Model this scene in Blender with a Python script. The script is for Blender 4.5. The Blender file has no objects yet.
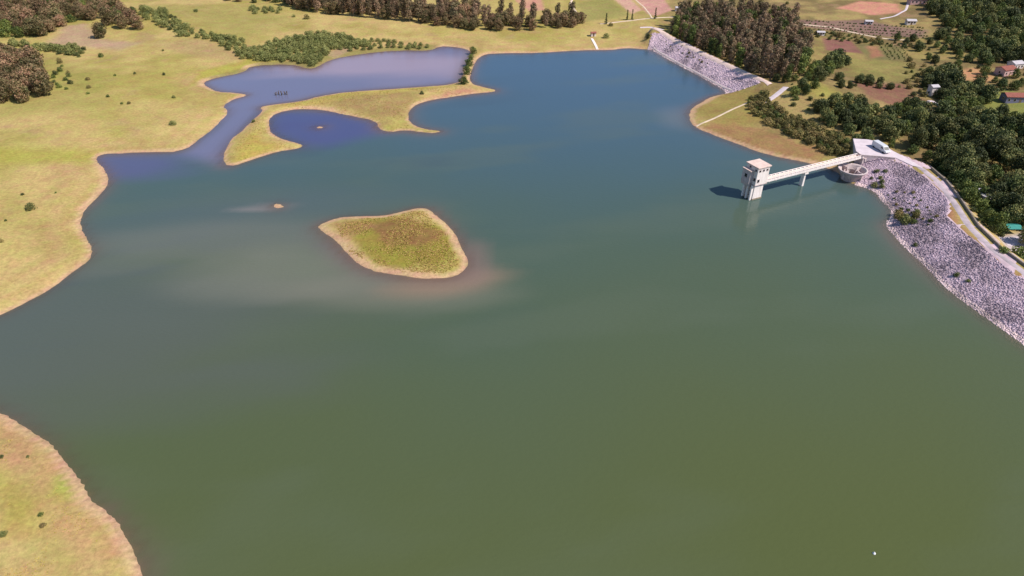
import bpy, bmesh, math, random
import numpy as np
from mathutils import Vector, Matrix
random.seed(7); rng = np.random.default_rng(7)
SC = bpy.context.scene
COL = SC.collection
# ------------------------------------------------------------------ camera, sky, sun, exposure
H = 120.0; PITCH = math.radians(35.0); FPX = 683.0; IW, IH = 1024, 576
cam_d = bpy.data.cameras.new('camera'); cam = bpy.data.objects.new('camera', cam_d); COL.objects.link(cam)
cam_d.sensor_width = 36.0; cam_d.lens = FPX / IW * 36.0
cam_d.clip_start = 1.0; cam_d.clip_end = 20000.0
cam.location = (0, 0, H); cam.rotation_euler = (math.pi / 2 - PITCH, 0, 0)
SC.camera = cam
SC.render.resolution_x, SC.render.resolution_y = IW, IH
SUN_EL = math.radians(49.0); SUN_AZ = math.atan2(0.917, -0.40)      # azimuth clockwise from +Y
world = bpy.data.worlds.new('World'); SC.world = world; world.use_nodes = True
wn = world.node_tree.nodes; wl = world.node_tree.links
sky = wn.new('ShaderNodeTexSky'); sky.sky_type = 'NISHITA'; sky.sun_disc = False
sky.sun_elevation = SUN_EL; sky.sun_rotation = SUN_AZ; sky.altitude = 200; sky.air_density = 1.0; sky.dust_density = 0.3; sky.ozone_density = 3.0
wl.new(sky.outputs[0], wn['Background'].inputs[0]); wn['Background'].inputs[1].default_value = 0.105
sun_d = bpy.data.lights.new('sun', 'SUN'); sun_d.energy = 4.7; sun_d.angle = math.radians(0.5); sun_d.color = (1.0, 0.93, 0.86)
sun = bpy.data.objects.new('sun', sun_d); COL.objects.link(sun); sun.location = (300, -150, 400)
sdir = Vector((math.sin(SUN_AZ) * math.cos(SUN_EL), math.cos(SUN_AZ) * math.cos(SUN_EL), math.sin(SUN_EL)))
sun.rotation_euler = (-sdir).to_track_quat('-Z', 'Y').to_euler()
SC.view_settings.view_transform = 'Standard'; SC.view_settings.look = 'None'
SC.view_settings.exposure = 0.28; SC.view_settings.gamma = 1.0
SC.render.engine = 'CYCLES'

# ------------------------------------------------------------------ helpers
cp, sp = math.cos(PITCH), math.sin(PITCH)
def ray(px, py):
    u = px - 512.0; v = py - 288.0
    return np.array([u, FPX * cp - v * sp, -(FPX * sp + v * cp)])
def P(px, py, z=0.0):
    r = ray(px, py); t = (H - z) / -r[2]
    return np.array([r[0] * t, r[1] * t])
def S(r, g, b, k=1.0):
    f = lambda c: ((c / 255 + 0.055) / 1.055) ** 2.4 if c / 255 > 0.04045 else c / 255 / 12.92
    return np.array([f(r) * k, f(g) * k, f(b) * k])
def smooth(a, b, x):
    t = np.clip((x - a) / (b - a), 0, 1); return t * t * (3 - 2 * t)
def vnoise(x, y, seed=0):
    xi = np.floor(x).astype(np.int64); yi = np.floor(y).astype(np.int64); xf = x - xi; yf = y - yi
    xf = xf * xf * (3 - 2 * xf); yf = yf * yf * (3 - 2 * yf)
    def h(a, b):
        n = (a * 374761393 + b * 668265263 + seed * 144269504) & 0x7fffffff
        n = ((n ^ (n >> 13)) * 1274126177) & 0x7fffffff
        n = (n ^ (n >> 16)) & 0xffff
        return n / 65535.0
    return (h(xi, yi) * (1 - xf) + h(xi + 1, yi) * xf) * (1 - yf) + (h(xi, yi + 1) * (1 - xf) + h(xi + 1, yi + 1) * xf) * yf
def fbm(x, y, sc, seed=0, oc=4):
    s = 0; a = 0.5; n = 0
    for i in range(oc):
        s = s + a * vnoise(x / sc + 17.3 * i, y / sc - 9.1 * i, seed + i); n += a; a *= 0.5; sc *= 0.5
    return s / n
def chaikin(p, n=1):
    p = np.asarray(p, float)
    for _ in range(n):
        q = np.roll(p, -1, 0); r = np.empty((len(p) * 2, 2)); r[0::2] = .75 * p + .25 * q; r[1::2] = .25 * p + .75 * q; p = r
    return p
def inside(poly, x, y):
    c = np.zeros(x.shape, bool); n = len(poly)
    for i in range(n):
        x0, y0 = poly[i]; x1, y1 = poly[(i + 1) % n]
        if y0 == y1: continue
        m = (y0 > y) != (y1 > y)
        c ^= m & (x < (x1 - x0) * (y - y0) / (y1 - y0) + x0)
    return c
def pdist(poly, x, y):
    d = np.full(x.shape, 1e18); n = len(poly)
    for i in range(n):
        x0, y0 = poly[i]; ex, ey = poly[(i + 1) % n][0] - x0, poly[(i + 1) % n][1] - y0
        L = ex * ex + ey * ey + 1e-12; px = x - x0; py = y - y0
        t = np.clip((px * ex + py * ey) / L, 0, 1)
        d = np.minimum(d, (px - t * ex) ** 2 + (py - t * ey) ** 2)
    return np.sqrt(d)
def sdf(poly, x, y):       # > 0 inside
    d = pdist(poly, x, y); return np.where(inside(poly, x, y), d, -d)

def mesh(name, v, f, mat=None, smoothit=False):
    me = bpy.data.meshes.new(name)
    v = np.asarray(v, np.float32)
    if isinstance(f, np.ndarray):
        k = f.shape[1]; me.vertices.add(len(v)); me.vertices.foreach_set('co', v.ravel())
        me.loops.add(f.size); me.loops.foreach_set('vertex_index', f.astype(np.int32).ravel())
        me.polygons.add(len(f)); me.polygons.foreach_set('loop_start', np.arange(0, f.size, k, dtype=np.int32))
        me.update(calc_edges=True)
    else:
        me.from_pydata([tuple(map(float, q)) for q in v], [], f)
    if mat: me.materials.append(mat)
    if smoothit: me.polygons.foreach_set('use_smooth', np.ones(len(me.polygons), bool))
    return me
def ob(name, me, parent=None, loc=None, rz=0, sc=None):
    o = bpy.data.objects.new(name, me); COL.objects.link(o)
    if parent is not None: o.parent = parent
    if loc is not None: o.location = loc
    if rz: o.rotation_euler = (0, 0, rz)
    if sc is not None: o.scale = sc
    return o
def tag(o, label=None, cat=None, group=None, kind=None):
    if label: o['label'] = label
    if cat: o['category'] = cat
    if group: o['group'] = group
    if kind: o['kind'] = kind
    return o
def attr_col(me, name, rgb):
    a = me.attributes.new(name, 'FLOAT_COLOR', 'POINT')
    c = np.ones((len(rgb), 4), np.float32); c[:, :3] = rgb; a.data.foreach_set('color', c.ravel())
def attr_f(me, name, val):
    a = me.attributes.new(name, 'FLOAT', 'POINT'); a.data.foreach_set('value', np.asarray(val, np.float32))
class MB:                   # collects simple solids, builds one mesh
    def __init__(s): s.v = []; s.f = []
    def add(s, v, f):
        n = len(s.v); s.v += [tuple(q) for q in v]; s.f += [tuple(i + n for i in q) for q in f]; return s
    def box(s, x0, x1, y0, y1, z0, z1, top=None):
        t = top or (x0, x1, y0, y1)
        return s.add([(x0, y0, z0), (x1, y0, z0), (x1, y1, z0), (x0, y1, z0), (t[0], t[2], z1), (t[1], t[2], z1), (t[1], t[3], z1), (t[0], t[3], z1)],
              [(3, 2, 1, 0), (4, 5, 6, 7), (0, 1, 5, 4), (1, 2, 6, 5), (2, 3, 7, 6), (3, 0, 4, 7)])
    def tube(s, a, b, r0, r1, n=6):
        a = Vector(a); b = Vector(b); d = (b - a).normalized(); u = d.orthogonal().normalized(); w = d.cross(u)
        v = [a + (u * math.cos(2 * math.pi * i / n) + w * math.sin(2 * math.pi * i / n)) * r0 for i in range(n)] + \
            [b + (u * math.cos(2 * math.pi * i / n) + w * math.sin(2 * math.pi * i / n)) * r1 for i in range(n)]
        return s.add(v, [(i, (i + 1) % n, n + (i + 1) % n, n + i) for i in range(n)] + [tuple(range(n))[::-1], tuple(range(n, 2 * n))])
    def lathe(s, prof, n=40, c=(0, 0)):
        v = []; f = []; k = len(prof)
        for i in range(n):
            a = 2 * math.pi * i / n
            v += [(c[0] + r * math.cos(a), c[1] + r * math.sin(a), z) for r, z in prof]
        for i in range(n):
            j = (i + 1) % n
            f += [(i * k + q, j * k + q, j * k + q + 1, i * k + q + 1) for q in range(k - 1)]
        return s.add(v, f)
    def prism(s, poly, z0, z1):
        n = len(poly)
        a = sum(poly[i][0] * poly[(i + 1) % n][1] - poly[(i + 1) % n][0] * poly[i][1] for i in range(n))
        if a < 0: poly = poly[::-1]
        return s.add([(x, y, z0) for x, y in poly] + [(x, y, z1) for x, y in poly],
              [tuple(range(n))[::-1], tuple(range(n, 2 * n))] + [(i, (i + 1) % n, n + (i + 1) % n, n + i) for i in range(n)])
    def build(s, name, mat, parent=None, sm=False, bevel=0):
        me = mesh(name, s.v, s.f, mat, sm)
        o = ob(name, me, parent)
        if bevel:
            m = o.modifiers.new('bevel', 'BEVEL'); m.width = bevel; m.segments = 1; m.limit_method = 'ANGLE'
        return o

# ------------------------------------------------------------------ materials
def mat_new(name):
    m = bpy.data.materials.new(name); m.use_nodes = True
    return m, m.node_tree.nodes, m.node_tree.links, m.node_tree.nodes['Principled BSDF']
def plain(name, col, rough=0.8, var=0.25, scale=0.6, spec=0.3, metal=0.0, bump=0.0, stain=None):
    m, n, l, b = mat_new(name)
    tc = n.new('ShaderNodeTexCoord'); nz = n.new('ShaderNodeTexNoise'); nz.inputs['Scale'].default_value = scale; nz.inputs['Detail'].default_value = 6
    l.new(tc.outputs['Object'], nz.inputs['Vector'])
    mr = n.new('ShaderNodeMapRange'); mr.inputs[1].default_value = 0.3; mr.inputs[2].default_value = 0.7
    mr.inputs[3].default_value = 1 - var; mr.inputs[4].default_value = 1 + var * 0.6
    l.new(nz.outputs[0], mr.inputs[0])
    mx = n.new('ShaderNodeMix'); mx.data_type = 'RGBA'; mx.blend_type = 'MULTIPLY'; mx.inputs[0].default_value = 1
    mx.inputs[6].default_value = (*col, 1); l.new(mr.outputs[0], mx.inputs[7])
    last = mx.outputs[2]
    if stain:       # vertical run-off streaks
        mp = n.new('ShaderNodeMapping'); mp.inputs['Scale'].default_value = (2.2, 2.2, 0.12); l.new(tc.outputs['Object'], mp.inputs[0])
        n2 = n.new('ShaderNodeTexNoise'); n2.inputs['Scale'].default_value = 1.0; n2.inputs['Detail'].default_value = 4; l.new(mp.outputs[0], n2.inputs['Vector'])
        r2 = n.new('ShaderNodeMapRange'); r2.inputs[1].default_value = 0.5; r2.inputs[2].default_value = 0.75; r2.inputs[4].default_value = 0.65; l.new(n2.outputs[0], r2.inputs[0])
        m2 = n.new('ShaderNodeMix'); m2.data_type = 'RGBA'; l.new(r2.outputs[0], m2.inputs[0]); l.new(last, m2.inputs[6]); m2.inputs[7].default_value = (*stain, 1)
        last = m2.outputs[2]
    l.new(last, b.inputs['Base Color']); b.inputs['Roughness'].default_value = rough
    b.inputs['Specular IOR Level'].default_value = spec; b.inputs['Metallic'].default_value = metal
    if bump:
        bp = n.new('ShaderNodeBump'); bp.inputs['Strength'].default_value = bump; l.new(nz.outputs[0], bp.inputs['Height']); l.new(bp.outputs[0], b.inputs['Normal'])
    return m
def leafmat(name, c1, c2, c3, objvar=0.25):
    m, n, l, b = mat_new(name)
    at = n.new('ShaderNodeAttribute'); at.attribute_name = 'tint'
    cr = n.new('ShaderNodeValToRGB'); e = cr.color_ramp.elements
    e[0].position = 0.0; e[0].color = (*c1, 1); e[1].position = 1.0; e[1].color = (*c3, 1)
    k = e.new(0.55); k.color = (*c2, 1)
    oi = n.new('ShaderNodeObjectInfo')
    ma = n.new('ShaderNodeMath'); ma.operation = 'MULTIPLY_ADD'; ma.inputs[1].default_value = 0.5; ma.inputs[2].default_value = -0.25
    l.new(oi.outputs['Random'], ma.inputs[0])
    ad = n.new('ShaderNodeMath'); ad.operation = 'ADD'; ad.use_clamp = True; l.new(at.outputs['Fac'], ad.inputs[0]); l.new(ma.outputs[0], ad.inputs[1])
    l.new(ad.outputs[0], cr.inputs[0])
    hs = n.new('ShaderNodeHueSaturation'); l.new(cr.outputs[0], hs.inputs['Color'])
    wn_ = n.new('ShaderNodeTexWhiteNoise'); wn_.noise_dimensions = '1D'; l.new(oi.outputs['Random'], wn_.inputs['W'])
    mr = n.new('ShaderNodeMapRange'); mr.inputs[3].default_value = 1 - objvar; mr.inputs[4].default_value = 1 + objvar; l.new(wn_.outputs[0], mr.inputs[0])
    l.new(mr.outputs[0], hs.inputs['Value'])
    l.new(hs.outputs[0], b.inputs['Base Color']); b.inputs['Roughness'].default_value = 0.6; b.inputs['Specular IOR Level'].default_value = 0.2
    return m
M = {}
M['concrete'] = plain('concrete', S(242, 230, 224, .95), 0.85, 0.08, 1.2, stain=tuple(S(196, 178, 164)))
M['roof_concrete'] = plain('roof_concrete', S(216, 190, 178), 0.9, 0.18, 0.8)
M['concrete_grey'] = plain('concrete_grey', S(196, 180, 178), 0.9, 0.16, 0.9, stain=tuple(S(140, 112, 100)))
M['tide'] = plain('tide', S(150, 136, 116), .8, .3, 2.0)
M['paving'] = plain('paving', S(204, 190, 194), 0.9, 0.12, 0.5)
M['road'] = plain('road', S(176, 162, 166), 0.9, 0.28, 0.35)
M['track'] = plain('track', S(205, 184, 160), 0.95, 0.2, 0.3)
M['pane'] = plain('pane', (0.012, 0.014, 0.016), 0.15, 0.1, 1, 0.5)
M['dark_metal'] = plain('dark_metal', (0.05, 0.045, 0.045), 0.5, 0.2, 2, 0.4, 0.6)
M['van_paint'] = plain('van_paint', (0.6, 0.6, 0.62), 0.35, 0.04, 1, 0.5)
M['rubber'] = plain('rubber', (0.02, 0.02, 0.02), 0.8, 0.1, 2)
M['bark'] = plain('bark', S(120, 104, 90, .8), 0.95, 0.35, 2)
M['pale_bark'] = plain('pale_bark', S(158, 140, 125, .8), 0.95, 0.35, 2)
M['stone_wall'] = plain('stone_wall', S(140, 128, 116), 0.95, 0.35, 1.4, bump=.4)
M['soil_shell'] = plain('soil_shell', S(196, 172, 178), 0.95, 0.25, 0.5)
M['render_white'] = plain('render_white', S(222, 210, 205), 0.9, 0.12, 0.8, stain=tuple(S(160, 140, 125)))
M['render_pink'] = plain('render_pink', S(210, 170, 165), 0.9, 0.12, 0.8)
M['render_blue'] = plain('render_blue', S(124, 122, 146), 0.9, 0.15, 0.8)
M['roof_tile'] = plain('roof_tile', S(142, 86, 74), 0.9, 0.25, 1.6)
M['roof_grey'] = plain('roof_grey', S(185, 178, 180), 0.7, 0.15, 1.2)
M['tarp'] = plain('tarp', S(60, 140, 130), 0.6, 0.2, 1.0)
M['timber'] = plain('timber', S(120, 100, 84), 0.9, 0.25, 3)
M['buoy'] = plain('buoy', (0.8, 0.8, 0.8), 0.4, 0.05, 2)

# ------------------------------------------------------------------ shorelines (traced points dropped on the water level)
WP = lambda pts: np.array([P(x, y) for x, y in pts])
outer_px = [(146, 600), (143, 576), (138, 555), (125, 535), (112, 518), (100, 506), (88, 499), (84, 488), (72, 474), (60, 456), (45, 440), (25, 427), (0, 413), (-50, 394), (-120, 375), (-170, 352),
 (-140, 338), (-60, 330), (0, 316), (25, 303), (50, 290), (75, 270), (88, 262), (92, 252), (87, 240), (80, 228), (81, 215), (90, 205), (105, 190), (110, 180), (105, 172), (97, 163), (95, 157), (105, 153), (125, 153), (155, 152), (180, 151), (192, 145), (200, 138),
 (207, 134), (218, 124), (229, 112), (222, 106), (234, 99), (250, 95), (235, 93), (217, 92), (207, 87), (203, 82), (220, 77), (245, 72), (250, 66), (290, 64), (307, 69), (316, 68), (332, 59), (360, 54), (400, 50), (430, 51), (440, 46), (455, 47), (467, 49), (472, 53),
 (467, 63), (462, 75), (459, 84), (405, 88), (346, 92), (317, 96.5), (302, 101), (267, 105.5), (260, 107), (263, 111), (253, 120), (244, 129), (229, 142), (222, 158), (228, 168), (253, 159.5), (279, 151), (297, 149), (304, 145.5), (291, 141.5), (279, 137.5), (269, 129), (270, 116), (288, 110), (311, 109), (335, 112), (358, 117), (376, 121), (379, 129), (390, 132), (405, 130), (428, 133), (445, 132), (423, 129), (408.5, 123), (408, 111), (417, 104), (434, 99.5), (464, 95), (482, 93), (499, 91), (484, 87), (471, 83), (470, 75), (476, 60), (484, 54),
 (505, 53), (540, 53), (565, 51), (590, 50), (610, 50), (625, 48), (640, 49), (652, 49.5), (672, 61), (700, 76), (731, 93), (720, 94.5), (708, 98), (692, 107), (687.5, 117), (694, 127.5), (715, 135.5), (742, 146), (767, 155), (800, 161), (820, 166), (836, 171), (845, 180), (853, 184), (865, 187), (877, 192), (882, 200), (893, 210), (892, 217), (886, 224), (892, 232), (905, 247), (924, 264), (944, 286), (976, 310), (1020, 341), (1060, 368), (1140, 430), (1250, 520)]
outer = WP(outer_px)
outer = np.vstack([outer, [[150, 60], [160, 0], [175, -120], [60, -260], [-100, -260], [-150, -120], [-120, -30], [-90, 40]]])
water_poly = chaikin(outer, 1)
isl_px = [(316, 226.5), (329, 221), (344, 217), (365, 216), (383, 216), (402, 212), (419, 207), (432, 210), (443, 220), (456, 233), (462, 248), (469, 263), (462, 273), (449, 278), (423, 279), (393, 275), (372, 270), (354, 261), (342, 248), (331, 237)]
isl = chaikin(WP(isl_px), 2)
islet = chaikin(WP([(315, 127), (319, 126), (324, 127), (320, 129)]), 1)
mud = chaikin(WP([(273, 206), (277, 202.5), (285, 207), (279, 208.5)]), 1)
stump_bar = chaikin(WP([(275, 95.5), (281, 93.5), (289, 94.5), (283, 97)]), 1)

# ------------------------------------------------------------------ ground height field
def axis(a, b, st, far, g=1.28):
    c = list(np.arange(a, b + st * .5, st)); lo = []; hi = []
    s = st * 1.3; x = a
    while x > -far: x -= s; s *= g; lo.append(x)
    s = st * 1.3; x = c[-1]
    while x < far: x += s; s *= g; hi.append(x)
    return np.array(lo[::-1] + c + hi)
gx = axis(-430, 430, 1.6, 9000); gy = axis(30, 640, 1.6, 9000)
NX, NY = len(gx), len(gy)
X, Y = np.meshgrid(gx, gy)                          # [iy, ix]
core = (np.abs(X) < 480) & (Y > -330) & (Y < 700)
D = np.full(X.shape, 400.0)
xs, ys = X[core], Y[core]
dw = sdf(water_poly, xs, ys)                        # > 0 in the water
for k in (isl, islet, mud): dw = np.minimum(dw, -sdf(k, xs, ys))
D[core] = -dw                                       # > 0 on land
edge = np.maximum(np.maximum(np.abs(X) - 470, Y - 690), -320 - Y); D = np.where(core, D, 300 + np.maximum(edge, 0))
Dn = D + ((fbm(X, Y, 9, 3) - .5) * 2.2 + (fbm(X, Y, 26, 8) - .5) * 2.0) * smooth(0, 3, np.abs(D) + 1.2)
# dam zones
def bridge_pt(px, py, z): return P(px, py, z)
crestR_px = [(861, 152), (888, 154), (905, 160), (920, 166), (940, 182), (954, 200), (972, 227.5), (996, 251), (1024, 271), (1070, 308), (1140, 360)]
crestR = np.array([P(x, y, 7.0) for x, y in crestR_px])
crestF = np.array([P(649, 26.5, 7.0), P(661, 32, 7.0), P(700, 51, 7.), P(735, 67.5, 7.0), P(769, 84, 7.0)])
shoreR = WP([(868, 187), (877, 192), (882, 200), (893, 210), (892, 217), (886, 224), (892, 232), (905, 247), (924, 264), (944, 286), (976, 310), (1020, 341), (1060, 368), (1140, 430)])
shoreF = WP([(653, 50), (672, 61), (700, 76), (731, 93)])
offR = crestR + np.array([5.0, 1.5]); nF = np.array([0.93, 0.36]); offF = crestF + nF * 3.5
zoneR = np.vstack([shoreR + np.array([-6, -1.]), offR[::-1], [P(853, 139, 7.0)]])
zoneF = np.vstack([shoreF - nF * 5, offF[::-1]])
wR = smooth(-5, 1.5, sdf(zoneR, X, Y)); wF = smooth(-5, 1.0, sdf(zoneF, X, Y))
rel = smooth(6, 60, D)
hmax = 3.0 + 3.4 * smooth(112, 150, X) * (1 - smooth(280, 330, Y)) * smooth(90, 140, Y)
zn = hmax * (1 - np.exp(-np.maximum(D, 0) / 28.0)) + 0.35 * smooth(0.3, 3.5, Dn) + (fbm(X, Y, 70, 11) - .5) * 3.0 * rel + (fbm(X, Y, 14, 5) - .5) * 0.5 * smooth(2, 14, D)
def bump(px, py, a, r):
    c = P(px, py, 4); return a * np.exp(-((X - c[0]) ** 2 + (Y - c[1]) ** 2) / (r * r))
zn += (bump(800, 88, 4.0, 26) + bump(820, 100, 2.5, 25)) * smooth(3, 20, D)
zn += smooth(210, 420, X) * 14 * smooth(150, 300, Y)
far = np.maximum(0, np.hypot(X, Y - 250) - 480)
zn += smooth(0, 2600, far) * (60 + 190 * fbm(X, Y, 1500, 21)) + smooth(0, 300, far) * (fbm(X, Y, 260, 23) - .4) * 18
zlake = -np.minimum(7, 0.13 * np.maximum(-Dn, 0)) - 0.02
Z = np.where(Dn > 0, np.maximum(zn, 0.02) * smooth(-.2, 1.2, Dn) + 0.02, zlake)
zdam = np.clip(D * 0.42, -6, 7.0) + (fbm(X, Y, 6, 41) - .5) * 0.25
Z = Z * (1 - wR) + zdam * wR
Z = Z * (1 - wF) + np.clip(D * 0.44, -6, 7.0) * wF
def hgt(x, y):
    ix = min(max(int(np.searchsorted(gx, x)) - 1, 0), NX - 2); iy = min(max(int(np.searchsorted(gy, y)) - 1, 0), NY - 2)
    a = (x - gx[ix]) / (gx[ix + 1] - gx[ix]); b = (y - gy[iy]) / (gy[iy + 1] - gy[iy])
    return float((Z[iy, ix] * (1 - a) + Z[iy, ix + 1] * a) * (1 - b) + (Z[iy + 1, ix] * (1 - a) + Z[iy + 1, ix + 1] * a) * b)
def hit(px, py):
    z = 2.0
    for _ in range(12):
        q = P(px, py, z); z = .5 * z + .5 * hgt(*q)
    return np.array([q[0], q[1], hgt(*q)])
def dsh(x, y):
    ix = min(max(int(np.searchsorted(gx, x)), 0), NX - 1); iy = min(max(int(np.searchsorted(gy, y)), 0), NY - 1)
    return D[iy, ix]
HP = lambda pts: np.array([hit(x, y)[:2] for x, y in pts])

# ---- ground colours (what grows or lies there)
n1 = fbm(X, Y, 60, 51); n2 = fbm(X, Y, 18, 61); n3 = fbm(X, Y, 6, 71)
dry = S(192, 171, 108, .85); green = S(168, 157, 84, .84); olive = S(134, 118, 76, .78)
g = smooth(.38, .66, .6 * n1 + .4 * n2)[..., None]
C = dry * (1 - g) + green * g
def lay(col, w, C):
    w = w[..., None]; return C * (1 - w) + np.asarray(col) * w
right = smooth(60, 150, X) * smooth(180, 260, Y)
C = lay(olive, right * (.45 + .5 * smooth(.35, .6, n2)), C)
C = lay(S(168, 138, 104, .8), smooth(.58, .72, n3 * .5 + n2 * .5) * .5 * smooth(5, 20, D), C)
C = lay(S(196, 158, 116, .76), (1 - smooth(4, 22, Dn + 22 * (n2 - .5))) * .36 * np.where((Y < 140) | (Y > 395), 1, 1 - smooth(-160, -130, X)) * (1 - right), C)
C = lay(S(176, 164, 88, .8), smooth(.5, .8, np.sin(Dn * .9 + 7 * n2) * .5 + .5) * (1 - smooth(8, 26, Dn)) * .35, C)
def patch(pts, col, soft=3.0, st=1.0, nz=.0):
    global C
    poly = HP(pts); lo = poly.min(0) - 3 * soft; hi = poly.max(0) + 3 * soft
    m = (X > lo[0]) & (X < hi[0]) & (Y > lo[1]) & (Y < hi[1])
    if not m.any(): return
    s = sdf(poly, X[m], Y[m]) + (n2[m] - .5) * nz * 10 + (n3[m] - .5) * nz * 6
    w = smooth(-soft, soft, s) * st
    C[m] = C[m] * (1 - w[:, None]) + np.asarray(col) * w[:, None]
K = .76
patch([(-40, 148), (60, 149), (108, 152), (96, 166), (40, 164), (-40, 164)], S(168, 168, 70, K), 6, .7, .6)
patch([(185, 88), (200, 72), (250, 58), (290, 64), (248, 70), (205, 82)], S(176, 170, 76, K), 3, .8, .4)
patch([(42, 46), (62, 26), (85, 24), (100, 38), (135, 44), (120, 50), (80, 47)], S(190, 160, 132, K), 5, .75, .8)
patch([(150, 44), (200, 38), (245, 52), (235, 62), (190, 56)], S(186, 158, 112, K), 6, .6, .6)
patch([(-20, -5), (38, -5), (30, 10), (-20, 12)], S(150, 160, 66, K), 5, .9)
patch([(130, 5), (280, 8), (300, 20), (240, 40), (190, 20)], S(170, 160, 92, K), 8, .6, .8)
patch([(-10, 60), (60, 60), (110, 72), (125, 66), (90, 110), (-10, 120)], S(160, 156, 80, K), 8, .6, .8)
patch([(0, 420), (30, 432), (60, 460), (84, 490), (40, 482), (0, 470)], S(204, 164, 116, K), 3, .55, .7)
patch([(60, 478), (80, 482), (90, 494), (84, 500), (60, 496)], S(158, 166, 76, K), 2.0, .8, .5)
patch([(-10, 470), (30, 480), (50, 500), (30, 530), (-10, 540)], S(176, 168, 72, K), 4, .6, .6)
patch([(40, 505), (95, 510), (120, 545), (80, 540)], S(196, 156, 106, K), 3, .45, .7)
patch([(344, 222), (400, 218), (440, 226), (455, 248), (440, 262), (400, 268), (360, 252)], S(150, 142, 58, K), 2, .9, .6)
patch([(360, 226), (410, 216), (435, 232), (420, 246), (385, 240)], S(146, 106, 72, K), 1.5, .7, 1.0)
patch([(330, 224), (350, 220), (380, 226), (345, 240)], S(176, 134, 96, K), 2, .6, .4)
patch([(235, 150), (255, 130), (262, 140), (290, 146), (240, 162)], S(186, 168, 78, K), 3, .7, .5)
patch([(262, 106), (300, 100), (350, 91), (460, 85), (400, 92), (350, 100), (290, 108)], S(186, 172, 84, K), 2, .6, .3)
patch([(320, 104), (360, 95), (420, 92), (405, 118), (380, 118)], S(162, 138, 88, K), 4, .7, .5)
patch([(412, 108), (430, 96), (470, 86), (480, 92), (440, 100)], S(196, 146, 116, K), 3, .75, .3)
patch([(690, 108), (730, 92), (760, 92), (775, 120), (720, 130)], S(162, 146, 80, K), 4, .8, .4)
patch([(705, 128), (740, 126), (800, 140), (830, 150), (815, 163), (760, 152)], S(164, 126, 86, K), 3, .7, 1.3)
patch([(785, 92), (810, 80), (835, 90), (860, 104), (820, 100)], S(166, 160, 80, K), 4, .75, .3)
patch([(506, -6), (540, -6), (545, 10), (530, 12)], S(206, 158, 128, K), 1.5, .95)
patch([(608, -6), (625, -6), (642, 10), (632, 14)], S(214, 172, 148, K), 1.5, .95)
patch([(632, -6), (660, -6), (672, 10), (655, 16), (648, 14)], S(208, 160, 142, K), 1.5, .95)
patch([(575, 4), (608, -4), (630, 15), (585, 22)], S(150, 148, 84, K), 4, .7)
patch([(838, 8), (860, 1), (898, 4), (902, 12), (870, 15)], S(218, 160, 128, K), 2.5, .95, .2)
patch([(795, 20), (860, 20), (928, 30), (925, 38), (860, 34), (800, 26)], S(146, 116, 106, K), 3, .85, .2)
patch([(822, 38), (850, 40), (864, 54), (826, 50)], S(148, 104, 92, K), 1.5, .9)
patch([(856, 44), (900, 46), (906, 60), (868, 60)], S(124, 122, 76, K), 2.5, .7)
patch([(868, 46), (878, 46), (882, 56), (870, 60)], S(186, 132, 100, K), 2, .7, .3)
patch([(855, 82), (900, 84), (924, 100), (915, 112), (885, 104), (862, 94)], S(142, 102, 84, K), 4, .85, .5)
patch([(960, 70), (975, 68), (998, 78), (985, 82), (965, 80)], S(208, 162, 112, K), 2.5, .9, .3)
patch([(985, 92), (1010, 90), (1060, 100), (1060, 128), (1000, 124), (975, 112)], S(140, 148, 74, K), 4, .8, .3)
patch([(846, 58), (905, 62), (925, 76), (900, 82), (850, 76)], S(150, 146, 80, K), 5, .6, .4)
patch([(998, 236), (1030, 232), (1040, 250), (1008, 250)], S(205, 190, 190, K), 1.5, .9)
patch([(930, 188), (944, 196), (960, 222), (985, 250), (1040, 290), (1040, 298), (975, 258), (945, 224)], S(190, 142, 102, K), 1.2, .8, .1)
# shore bands: dry pale sand, then wet mud under the water line
bw = np.maximum(.5, 1.5 + 4.5 * (fbm(X, Y, 30, 81, 3) - .5))
band = (1 - smooth(bw * .65, bw * 1.35 + .4, Dn)) * smooth(-1.0, .2, Dn)
C = lay(S(208, 174, 134, .82), band * (1 - np.maximum(wR, wF)) * .92, C)
patch([(205, 78), (245, 69), (262, 62), (300, 60), (345, 50), (400, 46), (440, 44), (436, 53), (380, 55), (335, 64), (312, 74), (255, 72), (225, 80)], S(140, 136, 76, K), 2.5, .8, .3)
patch([(324, 54), (345, 46), (352, 50), (335, 58)], S(180, 156, 120, K), 2, .8, .2)
C = lay(S(156, 126, 104, .8), 1 - smooth(-.7, .25, Dn), C)
lil = S(166, 148, 160, .80)
C = lay(lil, np.maximum(wR * smooth(-4, -1.5, 17.0 - 0 * D - D + 0) * 0, 0), C)
C *= (0.86 + 0.28 * n3)[..., None]
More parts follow.
